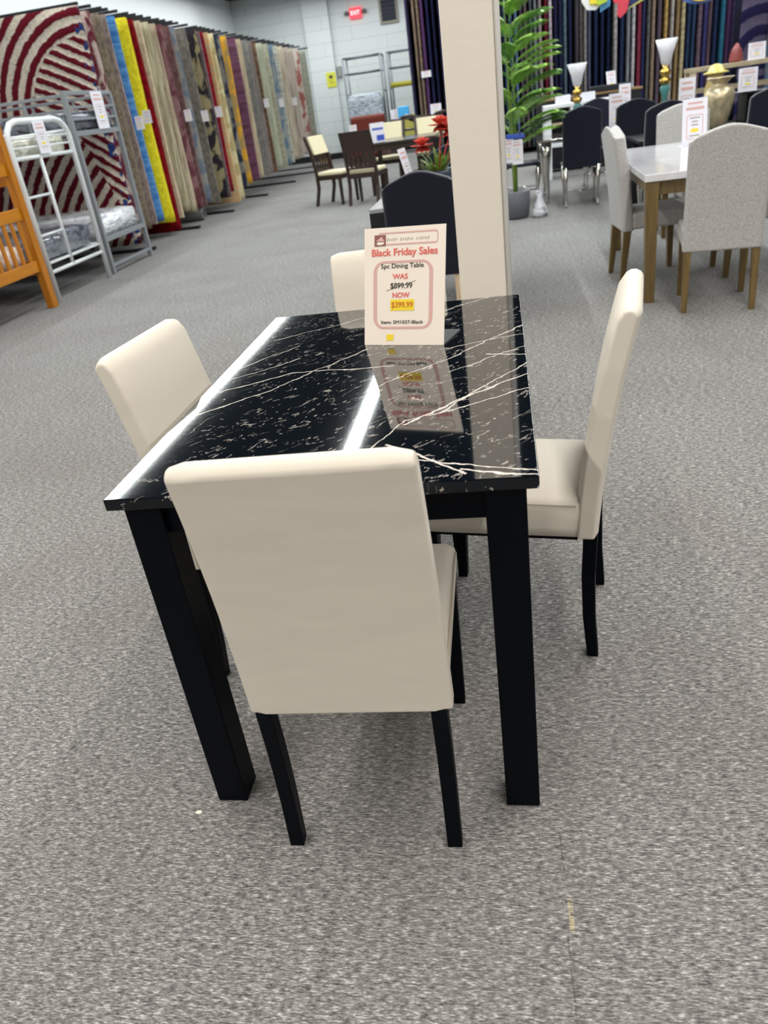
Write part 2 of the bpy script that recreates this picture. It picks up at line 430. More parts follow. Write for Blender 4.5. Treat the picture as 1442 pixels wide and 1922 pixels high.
struct(MB().box(-4.75, -4.05, 22.32, 22.5, 0, 4.2).build('trim_1', M_block, bev=0.01))
struct(MB().box(-6.75, 0, 22.27, 22.5, 0, 0.16).box(-4.78, -4.02, 22.28, 22.4, 0, 0.16).build('baseboard_back', M_blackm))
struct(MB().box(-6.75, -6.72, 0, 22.5, 0, 0.16).build('baseboard_left', M_blackm))
# display wall behind the right hand rugs
struct(MB().box(-1.35, 9, 17.45, 17.6, 0, 4.2).build('wall_display', mat('display_wall', (40, 44, 66), 0.8)))

# square post at the table's end
pil = thing('square_pillar', 'white painted square post standing right behind the black marble table', 'pillar', (0.236, 1.6, 0))
MB().box(-0.092, 0.092, -0.1, 0.1, 0, 4.2).build('post', M_white, pil, bev=0.006)
cd = MB().tube([(0.104, -0.07, 0.0), (0.104, -0.07, 4.2)], 0.012).build('cable_conduit', mat('conduit_white', (244, 244, 242), 0.4), pil, smooth=True)

# ---------------------------------------------------------------- black marble table
tb = thing('dining_table', 'black dining table with glossy white-veined black marble top', 'table', (0, 0, 0))
W2, L2 = 0.3655, 0.5875
tt = MB().box(-W2, W2, -L2, L2, 0.738, 0.76).build('tabletop', M_marble, tb, bev=0.002)
tt.data.materials.append(marble_mat('black_marble_edge', 1.4))
for p_ in tt.data.polygons:
    if abs(p_.normal.z) < 0.5: p_.material_index = 1
ap = MB(); a_ = 0.035
ap.box(-W2+a_, W2-a_, -L2+a_, -L2+a_+0.022, 0.672, 0.738).box(-W2+a_, W2-a_, L2-a_-0.022, L2-a_, 0.672, 0.738)
ap.box(-W2+a_, -W2+a_+0.022, -L2+a_, L2-a_, 0.672, 0.738).box(W2-a_-0.022, W2-a_, -L2+a_, L2-a_, 0.672, 0.738)
ap.build('apron', M_black, tb)
for sx in (-1, 1):
    for sy in (-1, 1):
        x, y = sx*(W2-0.020-0.0335), sy*(L2-0.020-0.0335)
        MB().box(x-0.0335, x+0.0335, y-0.0335, y+0.0335, 0, 0.738).build('leg', M_black, tb, bev=0.003)

# ---------------------------------------------------------------- cream parsons chairs
def parsons(name, label, loc, rot, group):
    t = thing(name, label, 'chair', loc, rot, group)
    zb, zt, hb, ht, yt, thk = 0.350, 0.884, 0.185, 0.180, -0.083, 0.052
    # backrest: profile in y-z swept across x
    def rear(z):
        s = (z-zb)/(zt-zb); return 0.004 + (yt-0.004)*(0.45*s+0.55*s*s)
    zs = [zb+(zt-0.03-zb)*k/9 for k in range(10)]
    prof = [(rear(z), z) for z in zs]
    yr = rear(zs[-1]); r = thk/2
    for k in range(1, 7):
        a = PI*k/7; prof.append((yr-0.006+r-r*math.cos(a), zs[-1]+0.030*math.sin(a)))
    prof += [(rear(z)+thk+0.004*math.sin(PI*(z-zb)/(zt-zb)), z) for z in zs[::-1]]
    secs = []
    NX = 12
    for i in range(NX+1):
        u = -1+2*i/NX
        e = 1.0
        if abs(u) > 0.99: e = 0.72
        row = []
        cy_mid = None
        for (y, z) in prof:
            s = (z-zb)/(zt-zb); hw = hb+(ht-hb)*s
            yc = rear(min(z, zs[-1]))+thk/2
            uu = u if abs(u) < 0.9 or i in (0, NX) else math.copysign(0.965, u)
            row.append((hw*uu, yc+(y-yc)*e, z if not (e < 1 and z > zs[-1]) else zs[-1]+(z-zs[-1])*0.72))
        secs.append(row)
    MB().loft(secs).build('backrest', M_leath, t, bev=0.006, seg=3)
    # seat: swept along y, rounded front, slightly crowned
    secs = []
    for (y, k) in ((0.045, 1), (0.12, 1), (0.25, 1), (0.36, 1), (0.405, 0.985), (0.425, 0.95), (0.437, 0.86)):
        hw = 0.183*(0.985+0.02*(y/0.43)); top = 0.446+0.006*math.sin(PI*min(1, y/0.42)) - (1-k)*0.14
        low = 0.352+(1-k)*0.05
        row = [(-hw*0.97, y, low), (hw*0.97, y, low)]
        for q in (0.985, 1.0):
            row.append((hw*q, y, low+(top-low)*(0.25 if q < 1 else 0.7)))
        row += [(hw*0.985, y, top-0.012), (hw*0.9, y, top-0.001), (hw*0.45, y, top+0.004), (0, y, top+0.006), (-hw*0.45, y, top+0.004), (-hw*0.9, y, top-0.001), (-hw*0.985, y, top-0.012), (-hw, y, low+(top-low)*0.7), (-hw*0.985, y, low+(top-low)*0.25)]
        secs.append(row)
    st = MB().loft(secs).build('seat', M_leath, t, smooth=True)
    for sx in (-1, 1):
        MB().tube([(sx*0.1815, 0.05, 0.437), (sx*0.183, 0.2, 0.440), (sx*0.184, 0.34, 0.440), (sx*0.1845, 0.40, 0.432)], 0.0016, 6).build('piping', M_seam, st, smooth=True)
    MB().box(-0.165, 0.165, 0.05, 0.41, 0.338, 0.354).build('seat_frame', M_black, t)
    a = 0.174; lw = 0.029
    for sx in (-1, 1):
        x = sx*(a-lw/2)
        secs = []
        for (z, y, q) in ((0, lw/2, lw*0.92), (0.12, lw/2+0.009, lw*1.03), (0.24, lw/2+0.011, lw*1.08), (0.355, lw/2+0.006, lw*1.12)):
            h = lw/2; secs.append([(x-h, y-q/2, z), (x+h, y-q/2, z), (x+h, y+q/2, z), (x-h, y+q/2, z)])
        MB().loft(secs).build('leg', M_black, t, bev=0.002)
        MB().taper((x, 0.429-lw/2, 0), 0.027, (x, 0.424-0.019, 0.345), 0.038).build('leg', M_black, t, bev=0.002)
    return t
GP = 'cream chairs around the black marble table'
ch0 = parsons('dining_chair', 'cream leather dining chair nearest the camera, its plain back towards us', (0.018, -0.674, 0), 0.02, GP)
dup(ch0, (0.541, 0.067, 0), 1.406, 'cream leather dining chair at the right long side of the black marble table', GP)
dup(ch0, (-0.472, 0.010, 0), -1.658, 'cream leather dining chair at the left long side of the black marble table', GP)
dup(ch0, (-0.045, 0.810, 0), PI+0.06, 'cream leather dining chair at the far table end, half hidden by the sale sign', GP)

# ---------------------------------------------------------------- sale sign on the table
def frame_loop(mb, x0, x1, z0, z1, rx_, tx, tz, y):
    def loop(a0, a1, b0, b1, r):
        o = []
        for (cx, cz, s0) in ((a1-r, b1-r, 0), (a0+r, b1-r, 1), (a0+r, b0+r, 2), (a1-r, b0+r, 3)):
            for k in range(7):
                an = s0*PI/2+k*PI/12; o.append((cx+r*math.cos(an), y, cz+r*math.sin(an)))
        return o
    A = loop(x0, x1, z0, z1, rx_); B = loop(x0+tx, x1-tx, z0+tz, z1-tz, max(rx_-tx, .002))
    va = [mb.bm.verts.new(p) for p in A]; vb = [mb.bm.verts.new(p) for p in B]; n = len(va)
    for k in range(n):
        mb.bm.faces.new([va[k], va[(k+1) % n], vb[(k+1) % n], vb[k]])
th = math.radians(18)
sg = thing('price_sign', 'large white sale sign with a pink frame standing on the black marble table', 'sign', (0.071, 0.178, 0.7605), math.atan2(-0.06, 0.204))
tilt = bpy.data.objects.new('sheet', None)
SW, SH = 0.2127, 0.278
def tl(o): o.rotation_euler = (-th, 0, 0); return o
sheet = tl(MB().box(-SW/2, SW/2, 0, 0.003, 0.0, SH).build('sign_panel', M_paper, sg))
ft = MB().prism([(0.0, 0.0), (0.125, 0.0), (0.125, 0.0025), (0.0035, 0.0025)], -SW/2, SW/2, 'x').build('sign_foot', mat('acrylic', (205, 210, 212), 0.1, trans=0.85, spec=0.5), sg)
def S(px, py): return ((px-175)/1075*SW-SW/2, (1770-py)/1580*SH)
YF = -0.0006
fr = MB()
x0, z1 = S(300, 632); x1, z0 = S(1097, 1550); frame_loop(fr, x0, x1, z0, z1, 0.028, 0.0095, 0.0058, YF)
hx0, hz1 = S(465, 255); hx1, hz0 = S(1155, 425); frame_loop(fr, hx0-0.02, hx1, hz0, hz1, 0.007, 0.002, 0.0035, YF)
fr.build('printed_frame', M_pink, sheet)
lx0, lz1 = S(315, 285); lx1, lz0 = S(467, 432)
MB().box(lx0, lx1, YF-0.0004, YF, lz0, lz1).build('logo_square', M_maroon, sheet)
c0x, c0z = (lx0+lx1)/2, (lz0+lz1)/2
MB().prism([(c0x-0.011, c0z-0.001), (c0x+0.004, c0z+0.009), (c0x+0.012, c0z-0.002)], YF-0.0008, YF-0.0004).build('logo_roof', M_pink, sheet)
MB().prism([(c0x-0.010, c0z-0.008), (c0x-0.006, c0z-0.003), (c0x+0.010, c0z-0.004), (c0x+0.011, c0z-0.008), (c0x, c0z-0.011)], YF-0.0008, YF-0.0004).build('logo_swoosh', M_paper, sheet)
hd = MB()
for k in range(19):                              # the unreadable grey shop line
    x = S(490+k*30, 0)[0]; zc = S(0, 352)[1]; hgt = 0.005 if k % 3 else 0.0075
    if k in (5, 12): continue
    hd.prism([(x-0.0022, zc-hgt/2), (x-0.0008, zc-hgt/2), (x+0.0026, zc+hgt/2), (x+0.0010, zc+hgt/2)], YF-0.0003, YF)
hd.build('shop_name_line', M_grey, sheet)
def st(name, body, px0, px1, py, size, m, bold=0.0):
    a, z = S((px0+px1)/2, py); text_mesh(name, body, size, m, sheet, (a, YF-0.0003, z), (px1-px0)/1075*SW, bold)
st('headline', 'Black Friday Sales', 280, 1150, 522, 0.0235, M_red, 0.0007)
st('item_line', '5pc Dining Table', 405, 975, 703, 0.0150, M_ink, 0.0002)
st('was_word', 'WAS', 565, 765, 845, 0.0170, M_red, 0.0005)
st('old_price', '$899.99', 535, 825, 968, 0.0185, M_ink, 0.0003)
st('now_word', 'NOW', 565, 790, 1095, 0.0170, M_red, 0.0005)
bx0, bz1 = S(535, 1150); bx1, bz0 = S(852, 1300)
MB().box(bx0, bx1, YF-0.0003, YF, bz0, bz1).build('price_highlight', M_yel, sheet)
text_mesh('new_price', '$399.99', 0.0185, M_oran, sheet, ((bx0+bx1)/2, YF-0.0007, (bz0+bz1)/2), (bx1-bx0)*0.9, 0.0005)
st('item_number', 'Item: SM1037-Black', 410, 975, 1458, 0.0115, M_ink, 0.0002)
sx0, sz0 = S(475, 1028); sx1, sz1 = S(875, 905)
MB().prism([(sx0, sz0), (sx0+0.001, sz0-0.0006), (sx1, sz1), (sx1-0.001, sz1+0.0006)], YF-0.0006, YF-0.0004).build('strike_line', M_ink, sheet)
ax, az = S(530, 1665)
MB().box(ax-0.0095, ax+0.0095, YF-0.0003, YF, az-0.0075, az+0.0075).build('yellow_sticker', M_yel, sheet)
for o_ in list(sheet.children): pass

# ---------------------------------------------------------------- small things on the floor
tag(MB().prism([(-.007, -.003), (.004, -.005), (.008, .001), (.002, .005), (-.006, .003)], 0.0, 0.0015, 'z').build('paper_scrap', M_paper, origin=None), 'tiny white scrap of paper on the carpet left of the near table legs', 'scrap')
bpy.data.objects['paper_scrap'].location = (-0.381, -0.600, 0.0)

# ---------------------------------------------------------------- generic price card
def card_mesh(root, w, h, depth=0.0, m=M_paperc, patch=0.42, tiltx=0.0):
    p = MB().box(-w/2, w/2, 0, 0.004, 0, h).build('card', m, root); p.rotation_euler = (-tiltx, 0, 0)
    pr = MB()
    frame_loop(pr, -w*0.34, w*0.34, h*0.14, h*0.66, w*0.1, w*0.03, h*0.015, -0.0012)
    pr.box(-w*0.36, w*0.36, -0.0015, -0.0005, h*0.76, h*0.82).box(-w*0.30, w*0.30, -0.0015, -0.0005, h*0.88, h*0.92)
    pr.build('pink_print', M_pink, p)
    q = MB()
    for k, (a, b) in enumerate(((0.58, 0.2), (0.5, 0.12), (0.43, 0.14), (0.2, 0.22))):
        q.box(-w*b, w*b, -0.0015, -0.0005, h*a, h*(a+0.022))
    q.build('grey_print', M_grey, p)
    MB().box(-w*0.15, w*0.15, -0.002, -0.0005, h*0.29, h*0.36).build('yellow_patch', M_yel, p)
    if depth:
        MB().box(-w/2, w/2, 0.004, depth, 0, 0.004).build('foot', M_paperc, root)
    return p
def sign(label, loc, rot, w=0.2, h=0.28, tiltx=0.1, group='white price signs'):
    t = thing('price_sign', label, 'sign', loc, rot, None)
    card_mesh(t, w, h, 0.09, tiltx=tiltx); return t

# ---------------------------------------------------------------- camel back chair (grey and black)
def camel(name, label, loc, rot, group, mfab, mleg, kind, w=0.2, zt=0.92, crest=0.05, zb=0.335, lean=0.07, seatz=0.45):
    t = thing(name, label, 'chair', loc, rot, group)
    poly = [(-w, zb), (w, zb), (w*1.0, zt-0.02)]
    for k in range(0, 13):
        u = 1-2*k/12; poly.append((w*u*0.985, zt+crest*(0.5+0.5*math.cos(PI*u))-(0.012 if abs(u) == 1 else 0)))
    poly.append((-w, zt-0.02))
    sh = lambda p: (p[0], p[1]-lean*((p[2]-zb)/(zt-zb))**1.3 if p[2] > zb else p[1], p[2])
    # split rows so that the lean curves
    secs = []
    rows = 8
    def half(z):
        if z <= zt-0.02: return w
        return w*0.985
    bk = MB()
    fr_, bk_ = [], []
    xs = [-1, -.97, -.9, -.8, -.7, -.6, -.45, -.3, -.15, 0, .15, .3, .45, .6, .7, .8, .9, .97, 1]
    def topz(u): return zt+crest*(0.35*(1-u*u)+0.65*(0.5+0.5*math.cos(PI*u)))-0.022*max(0, (abs(u)-0.86)/0.14)**2
    for j in range(rows+1):
        s = j/rows
        rowf, rowb = [], []
        for u in xs:
            z = zb+(topz(u)-zb)*s; y = -lean*((z-zb)/(zt-zb))**1.3
            e = 0.016 if abs(u) > 0.99 else (0.005 if abs(u) > 0.95 else 0)
            rowb.append((w*u, y+e, z)); rowf.append((w*u, y+0.075-e, z))
        secs.append(rowb+rowf[::-1])
    bk.loft(secs)
    bk.build('backrest', mfab, t, bev=0.012, seg=3)
    MB().box(-w, w, 0.06, 0.44, zb+0.01, seatz).build('seat', mfab, t, bev=0.02, seg=3)
    if kind == 'wood':
        for sx in (-1, 1):
            MB().taper((sx*(w-0.025), 0.005, 0), (0.03, 0.032), (sx*(w-0.028), 0.035, zb+0.015), (0.042, 0.05)).build('leg', mleg, t, bev=0.003)
            MB().taper((sx*(w-0.03), 0.415, 0), 0.032, (sx*(w-0.032), 0.405, zb+0.015), 0.046).build('leg', mleg, t, bev=0.003)
    else:
        for sx in (-1, 1):
            for y in (0.03, 0.41):
                x = sx*(w-0.03); o = -1 if y < 0.2 else 1
                MB().tube([(x, y+o*0.01, 0), (x, y-o*0.006, 0.03), (x-sx*0.004, y-o*0.012, 0.12), (x, y+o*0.0, 0.24), (x, y+o*0.008, zb+0.02)], [0.016, 0.010, 0.011, 0.018, 0.026], 10).build('leg', mleg, t, smooth=True)
        MB().tube([(-w+0.03, 0.03, 0.15), (-w+0.03, 0.41, 0.15)], 0.007, 8).tube([(w-0.03, 0.03, 0.15), (w-0.03, 0.41, 0.15)], 0.007, 8).tube([(-w+0.03, 0.22, 0.15), (w-0.03, 0.22, 0.15)], 0.007, 8).build('stretcher', mleg, t, smooth=True)
    return t

# grey set
GG = 'grey linen chairs around the white table'
g0 = camel('dining_chair', 'grey linen dining chair in front of the white topped table, its back towards us', (1.512, 2.93, 0), -0.13, GG, M_gfab, M_oak, 'wood', w=0.205)
dup(g0, (1.085, 3.985, 0), -PI/2+0.08, 'grey linen dining chair at the left side of the white topped table, seen edge on', GG)
dup(g0, (1.83, 5.66, 0), PI-0.05, 'grey linen dining chair facing us across the white topped table', GG)
dup(g0, (2.16, 3.88, 0), PI/2, 'grey linen dining chair right of the white topped table, cut by the picture edge', GG)
gt = thing('dining_table', 'white topped dining table on brown wooden legs among grey chairs', 'table', (1.135, 3.21, 0), -0.02)
MB().box(0, 0.92, 0, 1.80, 0.697, 0.737).build('tabletop', M_wmarb, gt, bev=0.004)
MB().box(0.05, 0.87, 0.04, 0.065, 0.62, 0.697).box(0.05, 0.87, 1.735, 1.76, 0.62, 0.697).box(0.04, 0.065, 0.05, 1.75, 0.62, 0.697).box(0.855, 0.88, 0.05, 1.75, 0.62, 0.697).build('apron', M_oak, gt)
for x in (0.045, 0.875):
    for y in (0.045, 1.755):
        MB().taper((x+(0.01 if x < .5 else -.01), y+(0.01 if y < 1 else -0.01), 0), 0.055, (x, y, 0.697), 0.075).build('leg', M_oak, gt, bev=0.003)
sign('white price sign standing on the white topped table between the grey chairs', (1.70, 4.62, 0.7375), 0.1, 0.17, 0.30)

# black set right behind the pillar
GB = 'black chairs of the black table behind the pillar'
M_pale = wood_mat('pale_wood', (196, 176, 148))
k0 = camel('dining_chair', 'black chair with an arched back just left of the white post', (-0.095, 2.60, 0), 0.0, GB, M_bfab, M_pale, 'wood', w=0.195, zt=0.905, crest=0.055, zb=0.42, lean=0.05)
k1 = camel('dining_chair', 'black chair behind the red flowers, mostly hidden by the white post', (-0.02, 4.62, 0), PI, GB, M_bfab, M_pale, 'wood', w=0.195, zt=0.905, crest=0.055, zb=0.42, lean=0.05)
bt = thing('dining_table', 'black table with a pale grey top behind the arched black chair', 'table', (-0.44, 3.02, 0))
MB().box(0, 0.80, 0, 1.25, 0.728, 0.75).build('tabletop', mat('grey_glass', (150, 156, 158), 0.15), bt, bev=0.002)
MB().box(0.0, 0.80, 0.0, 1.25, 0.64, 0.727).build('apron', M_blackm, bt)
for x in (0.05, 0.75):
    for y in (0.05, 1.2):
        MB().box(x-0.04, x+0.04, y-0.04, y+0.04, 0, 0.64).build('leg', M_blackm, bt)
# white leaning sign seen edge-on
es = thing('price_sign', 'narrow white sign seen nearly edge on, leaning on the black table', 'sign', (-0.235, 3.75, 0.7505), 1.42)
card_mesh(es, 0.17, 0.27, 0.06, tiltx=0.25)
# red flower in a dark bowl
fl = thing('flower_pot', 'red artificial flowers with green blades in a dark bowl on the black table', 'flowers', (-0.085, 4.02, 0.7505))
MB().lathe([(0.05, 0), (0.10, 0.02), (0.13, 0.07), (0.125, 0.09), (0.11, 0.085), (0.09, 0.03), (0.0, 0.03)]).build('bowl', mat('bowl_dark', (52, 60, 72), 0.35), fl, smooth=True)
lv = MB(); rng = random.Random(3)
for k in range(26):
    a = rng.uniform(0, 2*PI); e = rng.uniform(0.5, 1.35); lv.leaf((0.02*math.cos(a), 0.02*math.sin(a), 0.05), (math.cos(a)*math.cos(e), math.sin(a)*math.cos(e), math.sin(e)), rng.uniform(0.17, 0.28), 0.028, droop=0.25)
lv.build('leaves', mat('leaf_yellowgreen', (104, 132, 44), 0.5, var=0.3, vscale=20), fl, smooth=True)
for (x, y, z, r) in ((0.10, 0, 0.33, 0.10), (0.03, 0.05, 0.36, 0.09), (-0.10, -0.02, 0.25, 0.085), (0.13, 0.02, 0.23, 0.08), (0.15, -.02, 0.30, 0.07)):
    f = MB()
    for ring, (n, e, L) in enumerate(((8, -0.5, 0.8), (9, 0.15, 1.0), (8, 0.7, 0.9), (5, 1.2, 0.75))):
        for k in range(n):
            a = 2*PI*k/n+ring*0.4
            f.leaf((x, y, z), (math.cos(a)*math.cos(e), math.sin(a)*math.cos(e), math.sin(e)), r*L, r*0.75, droop=0.1)
    f.tube([(0, 0, 0.05), (x*0.5, y*0.5, z*0.6), (x, y, z)], 0.004, 6)
    f.build('bloom', mat('petal_red', (200, 62, 44), 0.6, var=0.3, vscale=30), fl, smooth=True)

# ---------------------------------------------------------------- palm
pm = thing('potted_palm', 'tall artificial palm in a grey pot right beside the white post', 'plant', (0.475, 7.25, 0))
MB().lathe([(0.10, 0), (0.135, 0.02), (0.15, 0.27), (0.14, 0.28), (0.13, 0.24), (0, 0.24)]).build('pot', mat('pot_grey', (96, 98, 106), 0.5), pm, smooth=True)
stc = mat('stem_green', (112, 138, 48), 0.5)
for (dx, dy, h_) in ((-0.03, 0, 2.15), (0.02, 0.04, 1.55), (-0.01, -0.03, 1.2)):
    MB().tube([(dx*0.3, dy*0.3, 0.24), (dx, dy, h_*0.5), (dx*1.4, dy, h_)], [0.016, 0.013, 0.006], 8).build('stem', stc, pm, smooth=True)
M_frond = mat('frond_green', (168, 214, 98), 0.5, var=0.35, vscale=9)
M_frondd = mat('frond_dark', (122, 176, 78), 0.5, var=0.3, vscale=9)
rng = random.Random(11)
fronds = []
for k in range(30):
    h_ = 0.75+1.35*(k/29); az = k*2.4
    fronds.append((h_, az, 0.30+0.14*(1-k/29)+rng.uniform(0, 0.05)))
fronds += [(1.0, -0.9, 0.42), (1.22, -0.7, 0.40), (1.5, -1.0, 0.36), (1.7, -0.5, 0.32), (1.95, -1.2, 0.26), (0.66, -0.5, 0.42), (0.72, 0.1, 0.44), (0.80, -0.35, 0.42), (0.92, 0.3, 0.44), (1.15, 0.0, 0.42), (1.3, -0.3, 0.42), (1.42, 0.25, 0.40), (1.9, 0.2, 0.26), (2.05, -0.5, 0.22), (1.75, 0.6, 0.28)]
for i, (h_, az, L) in enumerate(fronds):
    f = MB(); d = Vector((math.cos(az), math.sin(az), 0)); el = 0.75
    pts = []
    for s in range(11):
        t_ = s/10; pts.append(Vector((0, 0, h_))+d*(L*t_)+Vector((0, 0, L*(0.95*t_-0.45*t_*t_))))
    f.tube(pts, [0.005*(1-0.07*s) for s in range(11)], 5)
    for s in range(3, 21):
        q = s/2; i0 = min(int(q), 9); pb = pts[i0].lerp(pts[i0+1], q-i0) if i0 < 10 else pts[10]
        for sd in (-1, 1):
            tdir = (pts[min(i0+1, 10)]-pts[min(i0, 9)]).normalized(); side = Vector((-d.y, d.x, 0))*sd
            f.leaf(pb, tdir*0.95+side*0.7, 0.20*(1-0.75*abs(s/20-0.4)), 0.034, nrm=(0, 0, 1), droop=0.3)
    f.build('frond', M_frond if i % 3 else M_frondd, pm, smooth=True)
for (x, z, n) in ((-0.06, 0.57, 'white card hung low in the palm beside the post'), (0.03, 0.55, 'white card hung in the palm, right of the other one')):
    t = thing('price_tag', n, 'tag', (0.475+x, 7.06, z), 0.05); card_mesh(t, 0.11, 0.23)
tag(MB().box(0.40, 0.58, 7.055, 7.24, 0.79, 0.83).build('blue_ribbon', mat('blue_plastic', (60, 92, 190), 0.4), bev=0.008), 'blue ribbon tied above the white cards on the palm', 'ribbon')
tag(MB().lathe([(0.0, 0), (0.07, 0.0), (0.095, 0.04), (0.06, 0.12), (0.03, 0.2), (0.045, 0.26), (0.02, 0.24), (0, 0.24)], (0.72, 7.18, 0), 14).build('plastic_bag', plastic_wrap('bag_wrap', (214, 216, 222), (150, 154, 166)), smooth=True), 'crumpled white plastic bag on the carpet right of the palm pot', 'bag')

# ---------------------------------------------------------------- chrome table with black chairs
GC = 'black chairs with chrome legs at the mirrored table'
ct = thing('dining_table', 'mirror topped table with curved chrome legs behind the black chair', 'table', (0, 0, 0))
MB().box(0.74, 1.98, 8.0, 8.95, 0.655, 0.68).build('tabletop', mat('mirror_top', (150, 146, 142), 0.08, metal=0.9), ct, bev=0.006)
for x in (0.85, 1.86):
    for y in (8.1, 8.85):
        MB().tube([(x, y, 0), (x, y, 0.03), (x+.01, y, 0.12), (x, y, 0.3), (x, y, 0.48), (x, y, 0.66)], [0.03, 0.016, 0.02, 0.03, 0.05, 0.06], 12).build('leg', M_chrome, ct, smooth=True)
c1 = camel('dining_chair', 'black velvet chair with chrome legs left of the grey chairs, back towards us', (1.19, 7.50, 0), 0.0, GC, M_bfab, M_chrome, 'chrome', w=0.20, zt=0.94, crest=0.05, zb=0.40)
dup(c1, (1.74, 7.56, 0), 0.0, 'black velvet chair at the mirrored table, behind the edge-on grey chair', GC)
dup(c1, (1.56, 9.38, 0), PI, 'black velvet chair on the far side of the mirrored table', GC)
dup(c1, (0.35, 8.47, 0), -PI/2, 'black velvet chair at the left end of the mirrored table, behind the palm', GC)
sign('large white price sign on the mirrored table with a yellow price', (1.615, 8.02, 0.6805), 0.02, 0.165, 0.37)
sign('white price sign at the back of the mirrored table, behind the large one', (1.80, 8.75, 0.6805), 0.0, 0.13, 0.44)

# trumpet vases
def trumpet(name, label, loc, rb=0.11, cup=0.24, z0=0.47):
    t = thing(name, label, 'vase', loc)
    MB().lathe([(0.02, z0), (0.045, z0+0.03), (0.065, z0+cup*0.5), (rb, z0+cup), (rb-0.006, z0+cup), (0.055, z0+cup*0.5), (0, z0+0.05)]).build('cup', mat('vase_white', (232, 232, 240), 0.3), t, smooth=True)
    MB().lathe([(0.02, z0-0.16), (0.05, z0-0.14), (0.055, z0-0.11), (0.025, z0-0.085), (0.05, z0-0.06), (0.05, z0-0.03), (0.02, z0-0.01), (0.03, z0+0.01)]).build('gold_knop', M_gold, t, smooth=True)
    MB().lathe([(0.08, 0), (0.075, 0.02), (0.03, 0.06), (0.025, z0-0.26), (0.05, z0-0.19), (0.03, z0-0.15)]).build('stem', M_teal, t, smooth=True)
    return t
trumpet('trumpet_vase', 'white trumpet vase with a gold knop standing on the mirrored table', (1.225, 8.42, 0.6805), 0.112, 0.24, 0.47)
trumpet('trumpet_vase', 'white trumpet vase on a teal stem, taller one before the gold rugs', (1.965, 7.25, 0.6605), 0.105, 0.235, 0.58)

# white console + black sideboard
wc = thing('console_table', 'white console with arched openings and a light wood shelf', 'console', (0.95, 10.4, 0))
c_ = MB(); c_.box(0, 1.15, 0, 0.4, 0.905, 0.95).box(0, 0.1, 0, 0.4, 0.0, 0.905).box(0.36, 0.44, 0, 0.4, 0.45, 0.905).box(1.06, 1.15, 0, 0.4, 0, 0.905).box(0, 1.15, 0, 0.4, 0.42, 0.47)
c_.build('frame', mat('console_white', (226, 228, 232), 0.35), wc, bev=0.006)
MB().box(0.1, 1.06, 0.02, 0.4, 0.70, 0.72).build('shelf', M_pale, wc)
MB().box(0.1, 1.06, 0.37, 0.39, 0.47, 0.905).build('back_panel', M_blackm, wc)
bs = thing('sideboard', 'black sideboard with a light wood top behind the white console', 'sideboard', (0.9, 11.4, 0))
MB().box(0, 1.5, 0, 0.4, 0.04, 0.985).build('body', M_blackm, bs, bev=0.005)
MB().box(-0.02, 1.52, -0.02, 0.42, 0.985, 1.01).build('top', wood_mat('top_wood', (150, 118, 86), axis=0), bs)
MB().box(0.05, 0.7, -0.012, 0, 0.1, 0.9).build('door', M_blackm, bs); MB().box(0.8, 1.45, -0.012, 0, 0.1, 0.9).build('door', M_blackm, bs)
mbx = MB().box(0.80, 1.05, 11.45, 11.6, 1.0105, 1.07).build('storage_box', M_blackm, bev=0.01); tag(mbx, 'low black box at the left end of the black sideboard', 'box')
mb2 = MB().box(1.68, 2.25, 11.42, 11.6, 1.0105, 1.09).build('storage_box', M_blackm, bev=0.01); tag(mb2, 'long black box at the right end of the black sideboard', 'box')
sign('small white sign leaning on the black sideboard before the dark rug', (2.02, 11.66, 1.0105), 0.2, 0.14, 0.26, 0.3)
for (x, lab) in ((1.22, 'white folded card box on the console left of the trumpet vase'), (1.55, 'white folded card box on the console right of the trumpet vase')):
    o = MB().box(x-0.1, x+0.1, 10.5, 10.62, 0.9505, 1.05).build('card_box', M_paperc, bev=0.004); tag(o, lab, 'box')

# ---------------------------------------------------------------- black table on the right with gold vase
GD = 'black chairs at the black table with the gold vase'
t2 = thing('dining_table', 'black dining table under the gold vase behind the grey chairs', 'table')
MB().box(1.62, 3.3, 6.5, 7.42, 0.63, 0.66).build('tabletop', M_blackm, t2, bev=0.004)
for x in (1.72, 3.2):
    for y in (6.6, 7.34):
        MB().box(x-0.04, x+0.04, y-0.04, y+0.04, 0, 0.63).build('leg', M_blackm, t2)
d1 = dup(c1, (1.80, 6.12, 0), 0.0, 'black velvet chair with an arched top right behind the far grey chair', GD)
dup(c1, (2.66, 6.12, 0), 0.0, 'black velvet chair at the right edge of the picture behind the big grey chair', GD)
M_vgold = mat('vase_champagne', (206, 190, 156), 0.28, metal=0.45, var=0.25, vscale=14, bump=0.5, bscale=25)
vs = thing('vase', 'large champagne gold vase standing on the black table', 'vase', (2.375, 6.8, 0.6605))
MB().lathe([(0.055, 0), (0.07, 0.01), (0.10, 0.10), (0.135, 0.24), (0.135, 0.30), (0.11, 0.34), (0.07, 0.365), (0.06, 0.385), (0.10, 0.42), (0.125, 0.43), (0.118, 0.435), (0.05, 0.39), (0, 0.39)]).build('body', M_vgold, vs, smooth=True)
jr = thing('lidded_jar', 'pale yellow lidded jar seen just above the champagne vase', 'jar', (2.45, 7.3, 0.6605))
MB().lathe([(0.06, 0), (0.09, 0.06), (0.10, 0.3), (0.07, 0.44), (0.075, 0.46), (0, 0.46)]).build('body', mat('jar_cream', (200, 178, 120), 0.35), jr, smooth=True)
MB().lathe([(0.115, 0.46), (0.118, 0.47), (0.075, 0.485), (0.06, 0.52), (0.03, 0.54), (0, 0.545)]).build('lid', mat('jar_yellow', (222, 206, 118), 0.35), jr, smooth=True)
